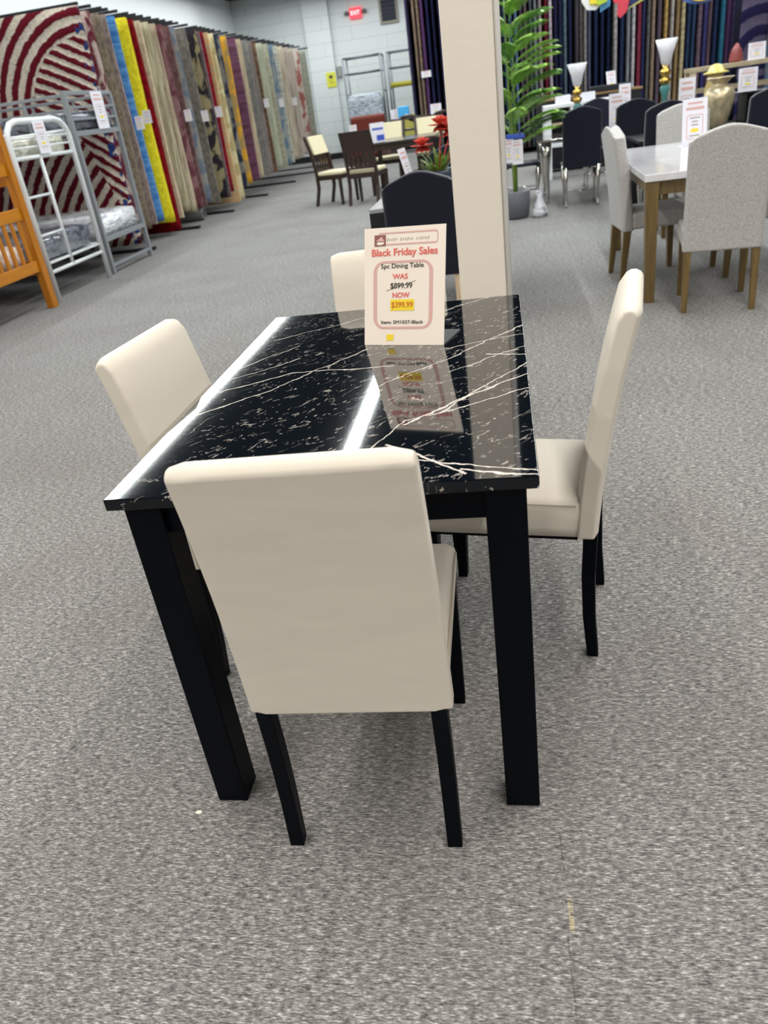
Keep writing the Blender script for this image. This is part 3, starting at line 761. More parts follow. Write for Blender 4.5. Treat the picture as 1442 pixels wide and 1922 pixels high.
sign('white price sign on the black table left of the champagne vase', (2.19, 7.30, 0.6605), -0.12, 0.155, 0.46)
# metal plate rack + sign
pk = thing('shelf_rack', 'black rack holding stacked silver plates at the right edge', 'rack', (2.80, 7.0, 0.6605))
MB().box(-0.14, 0.2, 0, 0.25, 0.0, 0.02).box(-0.14, 0.2, 0.23, 0.25, 0, 0.27).box(-0.14, 0.2, 0, 0.25, 0.26, 0.275).box(-0.14, -0.12, 0, 0.25, 0, 0.27).box(0.18, 0.2, 0, 0.25, 0, 0.27).build('frame', M_blackm, pk)
for k, z in enumerate((0.03, 0.08, 0.13, 0.19)):
    o = MB().lathe([(0.03, 0), (0.09, 0.012), (0.105, 0.022), (0.10, 0.024), (0, 0.012)], (2.80, 7.11, 0.6605+z)).build('plate', M_chrome, smooth=True)
    tag(o, ['bottom', 'second lowest', 'second highest', 'top'][k]+' silver plate in the black rack beside the vase', 'plate', 'silver plates in the rack')
sign('white price sign on top of the plate rack, right of the yellow lid', (2.68, 7.02, 0.9365), 0.0, 0.17, 0.20)
# far wood topped console, ceramic and sign
fc = thing('console_table', 'long cream console with a wood top before the rugs at the right', 'console', (3.15, 11.8, 0))
MB().box(0, 2.4, 0, 0.45, 1.08, 1.14).build('top', wood_mat('ash', (176, 160, 132), axis=0), fc, bev=0.004)
MB().box(0.02, 2.38, 0.02, 0.43, 0.80, 0.86).build('shelf', wood_mat('ash2', (150, 134, 108), axis=0), fc)
for x in (0.05, 2.35):
    for y in (0.05, 0.4): MB().box(x-0.04, x+0.04, y-0.04, y+0.04, 0, 1.08).build('leg', M_pale, fc)
tag(MB().lathe([(0.08, 0), (0.10, 0.05), (0.085, 0.08), (0.095, 0.1), (0.07, 0.14), (0.075, 0.16), (0.045, 0.2), (0.02, 0.24), (0, 0.245)], (3.83, 12.0, 1.1405)).build('ceramic_jar', mat('ceramic_red', (150, 78, 76), 0.3), smooth=True), 'red brown stepped ceramic jar on the far console', 'jar')
sign('white price sign standing on the far console at the right edge', (4.09, 11.9, 1.1405), 0, 0.24, 0.22)

# ---------------------------------------------------------------- hanging colourful decorations
def deco(name, label, c, parts):
    t = thing(name, label, 'decoration', c)
    for (nm, col, pts, y) in parts:
        MB().prism(pts, y, y+0.02).build(nm, mat('foil_'+nm, col, 0.35), t, bev=0.006)
    MB().tube([(0, 0.01, 0.1), (0, 0.01, 4.2-c[2])], 0.003, 5).build('cord', M_blackm, t)
def blob(cx, cz, rx_, rz_, n=14, wav=0.15, s=1, ph=0):
    return [(cx+rx_*math.cos(2*PI*k/n+ph)*(1+wav*(-1)**k*s), cz+rz_*math.sin(2*PI*k/n+ph)*(1+wav*(-1)**k*s)) for k in range(n)]
deco('hanging_decoration', 'colourful foil decoration with a red lobe hanging from the ceiling', (1.67, 9.0, 2.02), [
    ('red', (214, 66, 84), [(0.0, 0.2), (-0.03, 0.0), (0.02, -0.08), (0.06, -0.10), (0.05, -0.20), (0.09, -0.24), (0.16, -0.18), (0.2, -0.02), (0.19, 0.2)], -0.03),
    ('white', (236, 236, 236), [(-0.34, -0.02), (-0.28, -0.11), (-0.18, -0.12), (-0.1, -0.06), (-0.2, 0.16), (-0.36, 0.2)], 0.0),
    ('yellow', (236, 214, 60), [(-0.28, 0.2), (-0.25, -0.06), (-0.16, -0.07), (-0.14, 0.2)], -0.025),
    ('green', (176, 204, 64), [(-0.18, 0.2), (-0.17, -0.09), (-0.06, -0.06), (-0.05, 0.2)], -0.05),
    ('blue', (84, 160, 214), [(-0.12, 0.2), (-0.13, -0.15), (-0.02, -0.10), (0.02, 0.2)], 0.02),
    ('navy', (40, 52, 110), [(0.1, 0.0), (0.12, -0.16), (0.36, -0.07), (0.38, 0.2), (0.1, 0.2)], 0.05),
    ('rim', (180, 186, 84), [(0.10, -0.19), (0.11, -0.175), (0.36, -0.07), (0.37, -0.09)], 0.045)])
deco('hanging_decoration', 'round yellow foil decoration with a blue rim hanging near the right', (2.63, 9.0, 1.94), [
    ('yellow_disc', (236, 206, 92), blob(0.02, 0.0, 0.17, 0.115, 20, 0), 0.0),
    ('blue_rim', (78, 112, 186), blob(0.02, 0.0, 0.25, 0.135, 20, 0), 0.03)])

# ---------------------------------------------------------------- hanging rugs
def rug_mesh(across, z0, z1, thick, amp, axis, seed, frill=0.0):
    """slab `across` wide, normal along the other axis, origin at its front top corner"""
    r = random.Random(seed); nz, nx = 22, 8
    ph = [r.uniform(0, 6.28) for _ in range(4)]
    def off(u, s): return amp*(math.sin(3.1*u+ph[0]+2*s)+0.6*math.sin(7*u+ph[1]-3*s))
    mb = MB(); secs = []
    for j in range(nz+1):
        s = j/nz; z = z0+(z1-z0)*s; f, b = [], []
        for i in range(nx+1):
            u = i/nx; a = -across*u; o = off(u, s)
            a += amp*0.6*math.sin(5*s+ph[2]) if i == 0 else 0
            zz = z + (r.uniform(-frill, frill) if j == 0 else 0)
            hh = thick/2*(1.0 if 0 < i < nx else 0.6)*(1+0.12*r.uniform(-1, 1))
            if axis == 'y': f.append((a, o-hh, zz)); b.append((a, o+hh, zz))
            else: f.append((o-hh, -a, zz)); b.append((o+hh, -a, zz))
        secs.append(f+b[::-1])
    mb.loft(secs); return mb
# left row: rugs hang across the aisle, front edge at x = -4.2
PXY = ((136, 7.72), (257, 9.38), (332, 10.80), (415, 12.82), (525, 16.7), (560, 18.4), (590, 20.0))
def y_at(p): return float(np.interp(p, [a for a, b in PXY], [b for a, b in PXY]))
LEFT = [  # position, colour a, colour b, pattern, shag, thickness, bottom, words
 (168, (196, 176, 168), (104, 26, 48), 'flor', 1, .08, .2, 'maroon and pink shaggy rug behind the swirl rug'),
 (188, (142, 128, 110), (112, 100, 88), 'fine', 1, .07, .22, 'taupe ribbed rug next to the red and white swirl rug'),
 (200, (176, 158, 150), (140, 124, 118), 'fine', 0, .03, .24, 'thin pinkish grey rug left of the bright blue one'),
 (219, (96, 152, 204), (62, 112, 178), 'band', 1, .08, .25, 'bright blue shaggy rug'),
 (242, (240, 226, 52), (222, 204, 40), 'fine', 1, .09, .20, 'bright yellow shaggy rug'),
 (258, (136, 14, 22), (96, 8, 16), 'fine', 1, .09, .05, 'deep red shaggy rug right of the yellow one'),
 (270, (226, 208, 176), (198, 178, 148), 'fine', 0, .04, .2, 'cream rug beside the deep red rug'),
 (284, (198, 190, 160), (150, 140, 112), 'vert', 0, .04, .25, 'sage and cream woven rug'),
 (299, (206, 190, 164), (160, 142, 120), 'vert', 1, .05, .2, 'beige rug with darker upright bands'),
 (311, (104, 62, 70), (140, 104, 104), 'flor', 0, .04, .22, 'plum coloured rug with a mottled field'),
 (325, (134, 104, 100), (104, 74, 74), 'fine', 0, .04, .2, 'dusty mauve brown rug'),
 (336, (108, 118, 132), (146, 142, 136), 'flor', 0, .04, .24, 'blue grey mottled rug'),
 (352, (138, 130, 118), (108, 104, 98), 'fine', 0, .04, .2, 'stone grey rug'),
 (369, (44, 40, 46), (150, 138, 104), 'flor', 0, .04, .22, 'black rug with large olive and beige flowers'),
 (378, (138, 118, 120), (106, 92, 98), 'fine', 0, .04, .2, 'mauve grey plain rug'),
 (385, (148, 30, 44), (106, 20, 34), 'fine', 1, .06, .25, 'wine red rug in the middle of the row'),
 (393, (222, 176, 122), (206, 190, 150), 'band', 0, .04, .08, 'orange cream bordered rug'),
 (403, (214, 202, 160), (180, 164, 118), 'flor', 0, .04, .08, 'pale yellow rug with scrolls'),
 (416, (54, 60, 78), (140, 138, 132), 'flor', 0, .05, .26, 'navy and grey abstract rug'),
 (427, (216, 160, 52), (166, 140, 92), 'flor', 0, .05, .28, 'mustard gold abstract rug'),
 (440, (126, 86, 112), (98, 64, 84), 'band', 0, .05, .3, 'purple rug right of the mustard one'),
 (452, (206, 190, 158), (170, 152, 126), 'vert', 0, .04, .3, 'cream rug right of the purple one'),
 (462, (126, 126, 128), (152, 148, 142), 'fine', 0, .04, .3, 'mid grey rug'),
 (472, (140, 128, 122), (116, 110, 108), 'vert', 0, .04, .3, 'grey brown rug'),
 (481, (108, 78, 62), (140, 114, 92), 'fine', 0, .03, .3, 'thin chestnut brown rug'),
 (495, (186, 188, 164), (160, 164, 144), 'vert', 0, .04, .32, 'pale sage rug'),
 (506, (196, 192, 170), (164, 160, 142), 'fine', 0, .04, .3, 'pale straw rug'),
 (515, (104, 126, 146), (150, 156, 154), 'flor', 0, .04, .34, 'thin steel blue rug'),
 (526, (212, 212, 198), (172, 172, 160), 'band', 0, .05, .36, 'off white rug with broken grey bands'),
 (536, (174, 160, 140), (206, 196, 178), 'vert', 0, .05, .38, 'beige striped rug towards the far end'),
 (546, (206, 196, 182), (168, 150, 142), 'vert', 0, .05, .4, 'ivory rug towards the far end'),
 (555, (208, 188, 182), (176, 170, 150), 'vert', 0, .05, .42, 'pink tinted ivory rug near the far end'),
 (566, (214, 204, 192), (170, 98, 92), 'flor', 0, .05, .6, 'ivory rug with small red flowers near the far end'),
 (582, (160, 162, 146), (140, 142, 130), 'fine', 0, .05, .75, 'grey green rug, last of the long row'),
]
GL = 'rugs hanging in the long row on the left'
XF = -4.22
for i, (px, a, b, kind, shag, thk, z0, lab) in enumerate(LEFT):
    y = y_at(px); m = rug_mat('rug_l%d' % i, a, b, kind, shag)
    mb = rug_mesh(1.45, z0, 2.62, thk*1.5, 0.012, 'y', i, 0.012)
    o = mb.build('hanging_rug', m, smooth=False, bev=0.0); o.location = (XF+random.uniform(-0.02, 0.02), y, 0)
    tag(o, lab+', hanging in the left row', 'rug', GL)
    if shag or i % 2: 
        for p in o.data.polygons: p.use_smooth = True
sw = rug_mesh(1.75, 0.12, 2.64, 0.12, 0.01, 'y', 99, 0.01).build('hanging_rug', swirl_mat('rug_swirl', (226, 214, 196), (106, 18, 36), (0.0, 1.50), 0.87, (-2.2, -1.6), 0.15, (-0.07, (52, 70, 130)), (70, 40, 40)), smooth=True)
sw.location = (-4.17, 7.85, 0); tag(sw, 'maroon and white swirl patterned shaggy rug, foremost in the left row', 'rug', GL)
# rack carrying the left row
rk = thing('rug_rack', 'black steel rack carrying the long row of rugs on the left', 'rack', (0, 0, 0))
MB().box(-5.85, -5.79, 7.72, 20.4, 2.70, 2.76).build('rail', M_blackm, rk)
MB().box(-5.85, -5.79, 7.72, 20.4, 0.0, 0.06).build('rail', M_blackm, rk)
for k, (px, *_r) in enumerate([(136,)]+LEFT):
    y = y_at(px) if k else 7.85
    MB().box(-5.80, -4.16, y-0.012, y+0.012, 2.645, 2.675).box(-5.82, -5.80, y-0.012, y+0.012, 2.645, 2.75).build('arm', M_blackm, rk)
for y in (8.05, 9.75, 11.44, 13.6, 15.9, 18.0, 20.0):
    MB().box(-5.90, -4.09, y-0.045, y+0.045, 0, 0.035).build('foot_bar', M_blackm, rk)
    MB().box(-5.88, -5.80, y-0.04, y+0.04, 0.035, 2.76).build('post', M_blackm, rk)
# price tags pinned to rug edges
for (y, z, lab) in ((8.72, 1.44, 'white price tag on the bright blue rug'), (9.0, 1.50, 'white price tag pinned beside the yellow rug'), (10.48, 1.47, 'white price tag on the plum rug'), (11.2, 1.44, 'white price tag on the black flowered rug'),
                    (11.9, 1.48, 'white price tag beside the wine red rug'), (14.9, 1.55, 'white price tag on the grey brown rug'), (16.1, 1.53, 'white price tag on the straw rug'), (17.3, 1.54, 'white price tag on the off white rug')):
    t = thing('price_tag', lab, 'tag', (-4.13, y-0.09, z-0.07), 0.25, 'price tags on the left rugs'); card_mesh(t, 0.10, 0.15)
# rolled rug on the floor
rl = thing('rolled_rug', 'grey rug rolled up and lying on the floor under the left row', 'rug', (-4.45, 10.75, 0.105), 0)
MB().tube([(-0.7, 0, 0), (0.1, 0, 0)], 0.105, 24).build('roll', mat('roll_grey', (136, 138, 136), 0.5, var=0.2), rl, smooth=False, bev=0.01)
sp = MB(); pts = [(0.104, 0.012*k/8*math.cos(k*0.7)*1.0, 0.012*k/8*math.sin(k*0.7)) for k in range(6, 60)]
sp.tube(pts, 0.003, 5).build('spiral_edge', mat('roll_edge', (84, 86, 88), 0.7), rl)

# right row
GR = 'rugs hanging in the row at the back right'
RIGHT = [(765, (54, 46, 86), 'dark violet blue'), (778, (150, 124, 102), 'tan'), (787, (146, 120, 98), 'light brown'), (795, (98, 52, 116), 'purple'), (806, (34, 38, 84), 'navy'), (817, (28, 34, 72), 'dark navy'), (829, (40, 40, 80), 'ink blue'),
 (845, (120, 90, 100), 'mauve'), (860, (60, 80, 120), 'slate blue'), (875, (150, 130, 120), 'sand'), (890, (50, 50, 90), 'indigo'), (905, (120, 40, 50), 'brick red'), (920, (60, 60, 100), 'dusk blue'),
 (940, (52, 84, 140), 'royal blue'), (955, (44, 70, 120), 'denim blue'), (966, (54, 78, 120), 'steel navy'), (976, (84, 112, 160), 'pale blue'), (986, (74, 60, 80), 'aubergine'), (995, (96, 76, 84), 'cocoa'), (1005, (74, 88, 98), 'teal grey'),
 (1014, (112, 118, 132), 'silver grey'), (1023, (146, 124, 132), 'rose grey'), (1034, (112, 14, 40), 'crimson'), (1043, (190, 168, 184), 'pale pink'), (1053, (30, 28, 70), 'midnight blue'), (1062, (26, 32, 70), 'deep navy'), (1071, (84, 106, 124), 'grey blue'),
 (1081, (24, 34, 72), 'blue black'), (1093, (68, 62, 72), 'charcoal olive'), (1101, (84, 76, 76), 'brown grey'), (1109, (150, 140, 138), 'light stone'), (1117, (74, 80, 112), 'dusty blue'),
 (1129, (20, 36, 74), 'dark blue'), (1141, (20, 34, 68), 'oxford blue'), (1153, (20, 34, 70), 'prussian blue'), (1166, (168, 158, 160), 'pearl'), (1178, (30, 42, 84), 'night blue'), (1190, (132, 138, 146), 'ash grey'),
 (1200, (196, 190, 200), 'off white'), (1210, (140, 40, 62), 'raspberry'), (1217, (38, 42, 92), 'cobalt black'), (1227, (108, 106, 104), 'smoke grey'), (1236, (160, 130, 108), 'caramel'), (1246, (92, 74, 92), 'plum grey'),
 (1258, (196, 152, 78), 'gold'), (1270, (184, 174, 172), 'chalk'), (1280, (150, 118, 76), 'bronze'), (1290, (188, 168, 124), 'wheat'), (1300, (38, 60, 100), 'mottled navy'), (1310, (44, 74, 112), 'sea blue'),
 (1321, (110, 84, 102), 'heather'), (1330, (54, 52, 116), 'ultramarine'), (1339, (108, 80, 96), 'mulberry'), (1350, (34, 46, 90), 'storm blue'), (1362, (30, 104, 134), 'teal'), (1371, (74, 38, 86), 'grape'), (1381, (56, 46, 86), 'dark lilac')]
for i, (px, c, nm) in enumerate(RIGHT):
    if 832 < px < 935: continue                # behind the white post
    x = -1.318+(px-765)*0.00972; gm = sum(c)/3; c = tuple(int(v*0.78+gm*0.22+4) for v in c); d = tuple(max(0, int(v*0.78)) for v in c)
    m = rug_mat('rug_r%d' % i, c, d, ('fine', 'vert', 'band')[i % 3], 0)
    mb = rug_mesh(1.55, 0.12, 3.1, 0.062, 0.003, 'x', 200+i, 0.01)
    o = mb.build('hanging_rug', m, smooth=True); o.location = (x, 15.6+0.04*math.sin(i*1.7), 0)
    tag(o, '%s rug hanging in the back right row' % nm, 'rug', GR)
# wide swirl rug showing its face at the far right end
o = rug_mesh(0.48, 0.12, 3.1, 0.05, 0.004, 'y', 77).build('hanging_rug', swirl_mat('rug_dark_swirl', (104, 96, 118), (40, 36, 74), (-0.10, 1.15), 0.22, (-0.12, 1.0), 0.33, None, (30, 26, 50)), smooth=True)
o.location = (5.23, 15.45, 0); tag(o, 'dark violet rug with pale and red arcs at the right end of the back row', 'rug', GR)
o = rug_mesh(1.55, 0.12, 3.1, 0.09, 0.008, 'x', 78).build('hanging_rug', rug_mat('rug_rend', (98, 128, 168), (150, 150, 150), 'band', 0), smooth=True)
o.location = (5.34, 15.55, 0); tag(o, 'blue and cream rug closing the back row at the right edge', 'rug', GR)
rr = thing('rug_rack', 'black rack carrying the rugs at the back right', 'rack')
MB().box(-1.4, 5.8, 17.25, 17.33, 3.2, 3.27).build('rail', M_blackm, rr)
MB().box(-1.4, 5.8, 15.6, 15.65, 3.11, 3.17).build('rail', M_blackm, rr)
for x in (-1.38, 5.77):
    MB().box(x-0.03, x+0.03, 17.25, 17.33, 0, 3.2).build('post', M_blackm, rr)
    MB().box(x-0.03, x+0.03, 15.6, 17.25, 3.17, 3.2).build('arm', M_blackm, rr)
t = thing('price_tag', 'white price tag on the purple rug left of the white post', 'tag', (-1.025, 15.53, 1.60), 0.0); card_mesh(t, 0.19, 0.11)

# ---------------------------------------------------------------- bunk beds
M_bgrey = mat('bunk_grey', (132, 136, 140), 0.4)
M_bwhite = mat('bunk_white', (222, 226, 228), 0.35)
M_wrapw = plastic_wrap('mattress_wrap', (240, 242, 246), (186, 190, 204))
M_wrapg = plastic_wrap('mattress_wrap_grey', (120, 124, 136), (52, 54, 66))
M_wrapc = plastic_wrap('mattress_wrap_cream', (230, 228, 208), (190, 190, 178))
def mattress(label, x0, x1, y0, y1, z0, z1, m, group=None):
    mb = MB(); nx, ny = 14, 10; r = random.Random(int(x0*100+y0*10+z0*1000)); secs = []
    for i in range(nx+1):
        x = x0+(x1-x0)*i/nx; row = []
        e = 0.85 if i in (0, nx) else 1
        for k in range(28):
            a = 2*PI*k/28; cx, cz = math.cos(a), math.sin(a)
            s = max(abs(cx), abs(cz)); ry, rz_ = (y1-y0)/2, (z1-z0)/2
            fy = math.copysign(min(1, abs(cx)**0.25), cx); fz = math.copysign(min(1, abs(cz)**0.25), cz)
            row.append((x, (y0+y1)/2+ry*fy*(1 if e == 1 else 0.98)+r.uniform(-.006, .004), (z0+z1)/2+rz_*fz*e*0.97+r.uniform(-.006, .003)))
        secs.append(row)
    mb.loft(secs); o = mb.build('mattress', m, smooth=True); tag(o, label, 'mattress', group); return o
# grey metal bunk
gb = thing('bunk_bed', 'grey metal bunk bed standing farthest along the aisle', 'bunk bed', (0, 0, 0))
X0, X1 = -5.85, -3.95
def post(mb, x, y, z1, r=0.024): mb.box(x-r, x+r, y-r, y+r, 0, z1)
for (x, y, z) in ((X1, 6.54, 1.77), (X1, 7.58, 1.77), (X0, 6.54, 1.77), (X0, 7.58, 1.77)):
    m_ = MB(); post(m_, x, y, z); m_.build('post', M_bgrey, gb, bev=0.003)
for z, h in ((1.77, .04), (1.64, .022), (1.53, .022), (1.40, .05), (0.36, .05)):
    for x in (X1, X0): MB().box(x-0.02, x+0.02, 6.54, 7.58, z-h/2, z+h/2).build('end_rail', M_bgrey, gb, bev=0.003)
MB().box(X1-0.02, X1+0.02, 6.54, 7.58, 0.07, 0.10).build('end_rail', M_bgrey, gb, bev=0.003)
for y in (6.54, 7.58):
    for z, h in ((1.75, .03), (1.62, .022), (1.42, .06), (0.38, .06)): MB().box(X0, X1, y-0.018, y+0.018, z-h/2, z+h/2).build('side_rail', M_bgrey, gb, bev=0.003)
    for x in (-4.4, -4.9, -5.4): MB().box(x-0.012, x+0.012, y-0.012, y+0.012, 1.42, 1.75).build('guard_bar', M_bgrey, gb)
for z in (1.38, 0.34): MB().box(X0, X1, 6.56, 7.56, z, z+0.02).build('slat_base', M_bgrey, gb)
mattress('upper mattress wrapped in clear plastic over dark grey on the grey bunk', X0+.03, X1-.03, 6.58, 7.54, 1.4005, 1.62, M_wrapg)
mattress('lower mattress in shiny white plastic on the grey metal bunk', X0+.03, X1-.03, 6.58, 7.54, 0.3605, 0.62, M_wrapw)
# white metal bunk
wb = thing('bunk_bed', 'white metal bunk bed with a rounded end and a ladder', 'bunk bed')
X0, X1 = -5.8, -3.90
r_ = 0.026
for x in (X1, X0):
    a = [(x, 5.24, 0), (x, 5.24, 1.40), (x, 5.27, 1.47), (x, 5.34, 1.53), (x, 5.44, 1.55), (x, 6.12, 1.55), (x, 6.22, 1.53), (x, 6.30, 1.47), (x, 6.33, 1.40), (x, 6.33, 0)]
    MB().tube(a, r_, 12).build('end_frame', M_bwhite, wb, smooth=True)
for z, q in ((1.41, 0.009), (1.335, 0.009), (1.25, 0.018), (0.355, 0.010), (0.275, 0.018)):
    for x in (X1, X0): MB().tube([(x, 5.24, z), (x, 6.33, z)], q, 10).build('end_rail', M_bwhite, wb, smooth=True)
l_ = MB(); l_.tube([(X1, 5.68, 0.275), (X1, 5.68, 1.25)], 0.018, 10)
for z in (0.93, 0.6): l_.tube([(X1, 5.26, z), (X1, 5.68, z)], 0.012, 8)
l_.build('ladder', M_bwhite, wb, smooth=True)
for y in (5.24, 6.33):
    for z in (1.44, 1.25, 0.36): MB().tube([(X0, y, z), (X1, y, z)], 0.016, 8).build('side_rail', M_bwhite, wb, smooth=True)
for z in (1.235, 0.345): MB().box(X0, X1, 5.26, 6.31, z, z+0.015).build('slat_base', M_bwhite, wb)
mattress('cream upper mattress in clear plastic on the white bunk', X0+.05, X1-.05, 5.29, 6.28, 1.2505, 1.44, M_wrapc)
mattress('lower mattress in crumpled grey plastic on the white bunk', X0+.05, X1-.05, 5.29, 6.28, 0.3605, 0.60, M_wrapg)
# orange wooden bunk
M_or = wood_mat('honey_pine', (176, 108, 10), 0.12, rough=0.35)
M_orx = wood_mat('honey_pine_rail', (184, 116, 14), 0.12, axis=1, rough=0.35)
ob = thing('bunk_bed', 'honey coloured wooden bunk bed with slatted ends at the left edge', 'bunk bed')
X0, X1 = -5.75, -3.86
for (x, y) in ((X1, 5.04), (X1, 3.98), (X0, 5.04), (X0, 3.98)):
    MB().box(x-0.035, x+0.035, y-0.045, y+0.045, 0, 1.56).build('post', M_or, ob, bev=0.006)
for x in (X1, X0):
    for z0, z1 in ((1.14, 1.24), (0.78, 0.88), (0.335, 0.43), (1.46, 1.54)):
        MB().box(x-0.014, x+0.014, 4.02, 5.0, z0, z1).build('end_rail', M_orx, ob, bev=0.004)
    for k in range(8):
        y = 4.12+k*0.115; MB().box(x-0.009, x+0.009, y-0.02, y+0.02, 0.43, 0.78).build('slat', M_or, ob)
for y in (5.04, 3.98):
    for z0, z1 in ((1.06, 1.20), (0.30, 0.43)):
        MB().box(X0, X1, y-0.014, y+0.014, z0, z1).build('side_rail', M_or, ob)
mattress('pale patterned mattress behind the slats of the wooden bunk', X0+.06, X1-.06, 4.06, 4.96, 0.40, 0.60, mat('mattress_pattern', (226, 208, 196), 0.6, var=0.4, vscale=16))
# tags on the bunks
t = thing('price_sign', 'white price sign taped to the white bunk, over the cream mattress', 'sign', (-3.865, 5.76, 1.27), PI/2); card_mesh(t, 0.20, 0.27)
t = thing('price_sign', 'white price sign taped to the grey bunk near its far post', 'sign', (-3.92, 7.20, 1.42), PI/2); card_mesh(t, 0.26, 0.36)

# ---------------------------------------------------------------- brown dining set
def brown_chair(name, label, loc, rot, group, pad=True, zt=0.98):
    t = thing(name, label, 'chair', loc, rot, group)
    w_ = 0.22
    for sx in (-1, 1):
        MB().loft([[(sx*w_+a*0.02, y+b*0.02, z) for a, b in ((-1, -1), (1, -1), (1, 1), (-1, 1))] for (y, z) in ((-0.05, 0), (0.02, 0.25), (0.02, 0.48), (-0.03, 0.75), (-0.10, zt-0.02))]).build('leg', M_dwood, t)
        MB().taper((sx*w_, 0.42, 0), 0.032, (sx*w_, 0.42, 0.42), 0.042).build('leg', M_dwood, t)
    def yy(z): return -0.03-(z-0.75)*0.32 if z > 0.7 else 0.015-(z-0.48)*0.2
    secs = [[(-w_-.02, yy(z)-0.014, z), (w_+.02, yy(z)-0.014, z), (w_+.02, yy(z)+0.014, z), (-w_-.02, yy(z)+0.014, z)] for z in (0.70, 0.8, 0.9, zt)]
    MB().loft(secs).build('back_panel', M_dwood, t)
    if pad:
        secs = [[(-w_+.02, yy(z)+0.014, z), (w_-.02, yy(z)+0.014, z), (w_-.03, yy(z)+0.05, z), (-w_+.03, yy(z)+0.05, z)] for z in (0.72, 0.8, 0.9, zt-.01)]
        MB().loft(secs).build('back_pad', M_cush, t, bev=0.01)
    lt = MB()
    for k in range(6):
        x0_ = -w_+k*0.075
        lt.hexa([(x0_, 0.0, 0.50), (x0_+.02, 0.0, 0.50), (x0_+.02, 0.015, 0.50), (x0_, 0.015, 0.50), (x0_+0.06, -0.03, 0.70), (x0_+0.08, -0.03, 0.70), (x0_+0.08, -0.015, 0.70), (x0_+0.06, -0.015, 0.70)])
        lt.hexa([(x0_+.06, 0.0, 0.50), (x0_+.08, 0.0, 0.50), (x0_+.08, 0.015, 0.50), (x0_+.06, 0.015, 0.50), (x0_, -0.03, 0.70), (x0_+0.02, -0.03, 0.70), (x0_+0.02, -0.015, 0.70), (x0_, -0.015, 0.70)])
    lt.box(-w_, w_, -0.01, 0.015, 0.48, 0.51).build('lattice', M_dwood, t)
    MB().box(-w_-.01, w_+.01, 0.0, 0.44, 0.36, 0.42).build('seat_rail', M_dwood, t, bev=0.004)
    MB().box(-w_, w_, 0.025, 0.45, 0.42, 0.475).build('seat', M_cush, t, bev=0.02, seg=3)
    return t
GW = 'brown wooden chairs with ivory seats'
b0 = brown_chair('dining_chair', 'brown wooden chair with an ivory back pad at the left of the brown table', (-2.36, 10.88, 0), -1.95, GW)
dup(b0, (-1.66, 10.22, 0), -0.22, 'brown wooden chair with its dark solid back towards us', GW)
dup(b0, (-1.50, 12.75, 0), PI-0.1, 'brown wooden chair with an ivory back pad on the far side of the brown table', GW)
dup(b0, (-0.36, 11.5, 0), PI/2+0.1, 'brown wooden chair at the right end of the brown table', GW)
dup(b0, (-0.85, 12.8, 0), PI+0.1, 'brown wooden chair at the far right corner of the brown table', GW)
wt = thing('dining_table', 'dark brown dining table with papers standing on it', 'table', (-1.72, 11.1, 0))
MB().box(0, 1.1, 0, 1.15, 0.72, 0.75).build('tabletop', mat('table_sheen', (58, 50, 46), 0.2), wt, bev=0.004)
MB().box(0.05, 1.05, 0.05, 1.1, 0.64, 0.72).build('apron', M_dwood, wt)
for x in (0.08, 1.02):
    for y in (0.08, 1.07): MB().box(x-0.035, x+0.035, y-0.035, y+0.035, 0, 0.64).build('leg', M_dwood, wt)
bd = thing('leaflet_stand', 'white and blue leaflet standing on the dark brown table', 'leaflet', (-1.52, 11.32, 0.7505), 0.1)
MB().box(-0.11, 0.11, 0, 0.01, 0, 0.27).build('sheet', M_paperc, bd)
MB().box(-0.02, 0.10, -0.002, 0, 0.02, 0.10).box(-0.08, 0.09, -0.002, 0, 0.17, 0.20).build('blue_print', mat('ink_blue', (62, 84, 190), 0.5), bd)

# high round dark table further back with odds and ends
rt = thing('round_table', 'round dark pub table behind the brown dining set', 'table', (-1.17, 14.3, 0))
MB().lathe([(0.48, 0.945), (0.50, 0.955), (0.50, 0.975), (0, 0.975)], seg=40).build('tabletop', mat('table_sheen2', (62, 54, 52), 0.25), rt, smooth=False)
MB().lathe([(0.3, 0), (0.3, 0.03), (0.07, 0.08), (0.07, 0.88), (0.2, 0.944), (0, 0.944)]).build('pedestal', M_dwood, rt, smooth=True)
def round_chair(label, loc, rot):
    t = thing('bar_stool', label, 'stool', loc, rot, 'dark stools with rounded backs')
    a = [(-0.24, 0, 0.66)]+[(0.24*math.cos(PI-PI*k/10), -0.04*math.sin(PI*k/10), 0.80+0.22*math.sin(PI*k/10)) for k in range(11)]+[(0.24, 0, 0.66)]
    MB().tube(a, 0.028, 8).tube([(-0.23, 0, 0.80), (0.23, 0, 0.80)], 0.02, 8).build('back_frame', M_dwood, t, smooth=True)
    MB().box(-0.22, 0.22, 0.0, 0.42, 0.62, 0.68).build('seat', M_cush, t, bev=0.02)
    for sx in (-1, 1):
        MB().box(sx*0.22-0.02, sx*0.22+0.02, -0.02, 0.02, 0, 0.80).build('leg', M_dwood, t); MB().box(sx*0.2-0.02, sx*0.2+0.02, 0.38, 0.42, 0, 0.62).build('leg', M_dwood, t)
    return t
s0 = round_chair('dark stool with a rounded back, left of the red flowers', (-1.24, 13.32, 0), 0.05)
dup(s0, (-0.62, 13.32, 0), -0.05, 'dark stool with a rounded back right behind the red flowers')
tag(MB().box(-1.50, -1.30, 14.15, 14.29, 0.9755, 1.17).build('gift_box', mat('box_blue', (70, 174, 232), 0.4), bev=0.01), 'bright blue box on the round dark table', 'box')
sign('white card standing left of the bright blue box on the round table', (-1.56, 14.30, 0.9755), 0.1, 0.17, 0.16)
sign('white card at the right end of the round table, beside the white post', (-0.80, 14.2, 0.9755), -0.1, 0.20, 0.16)
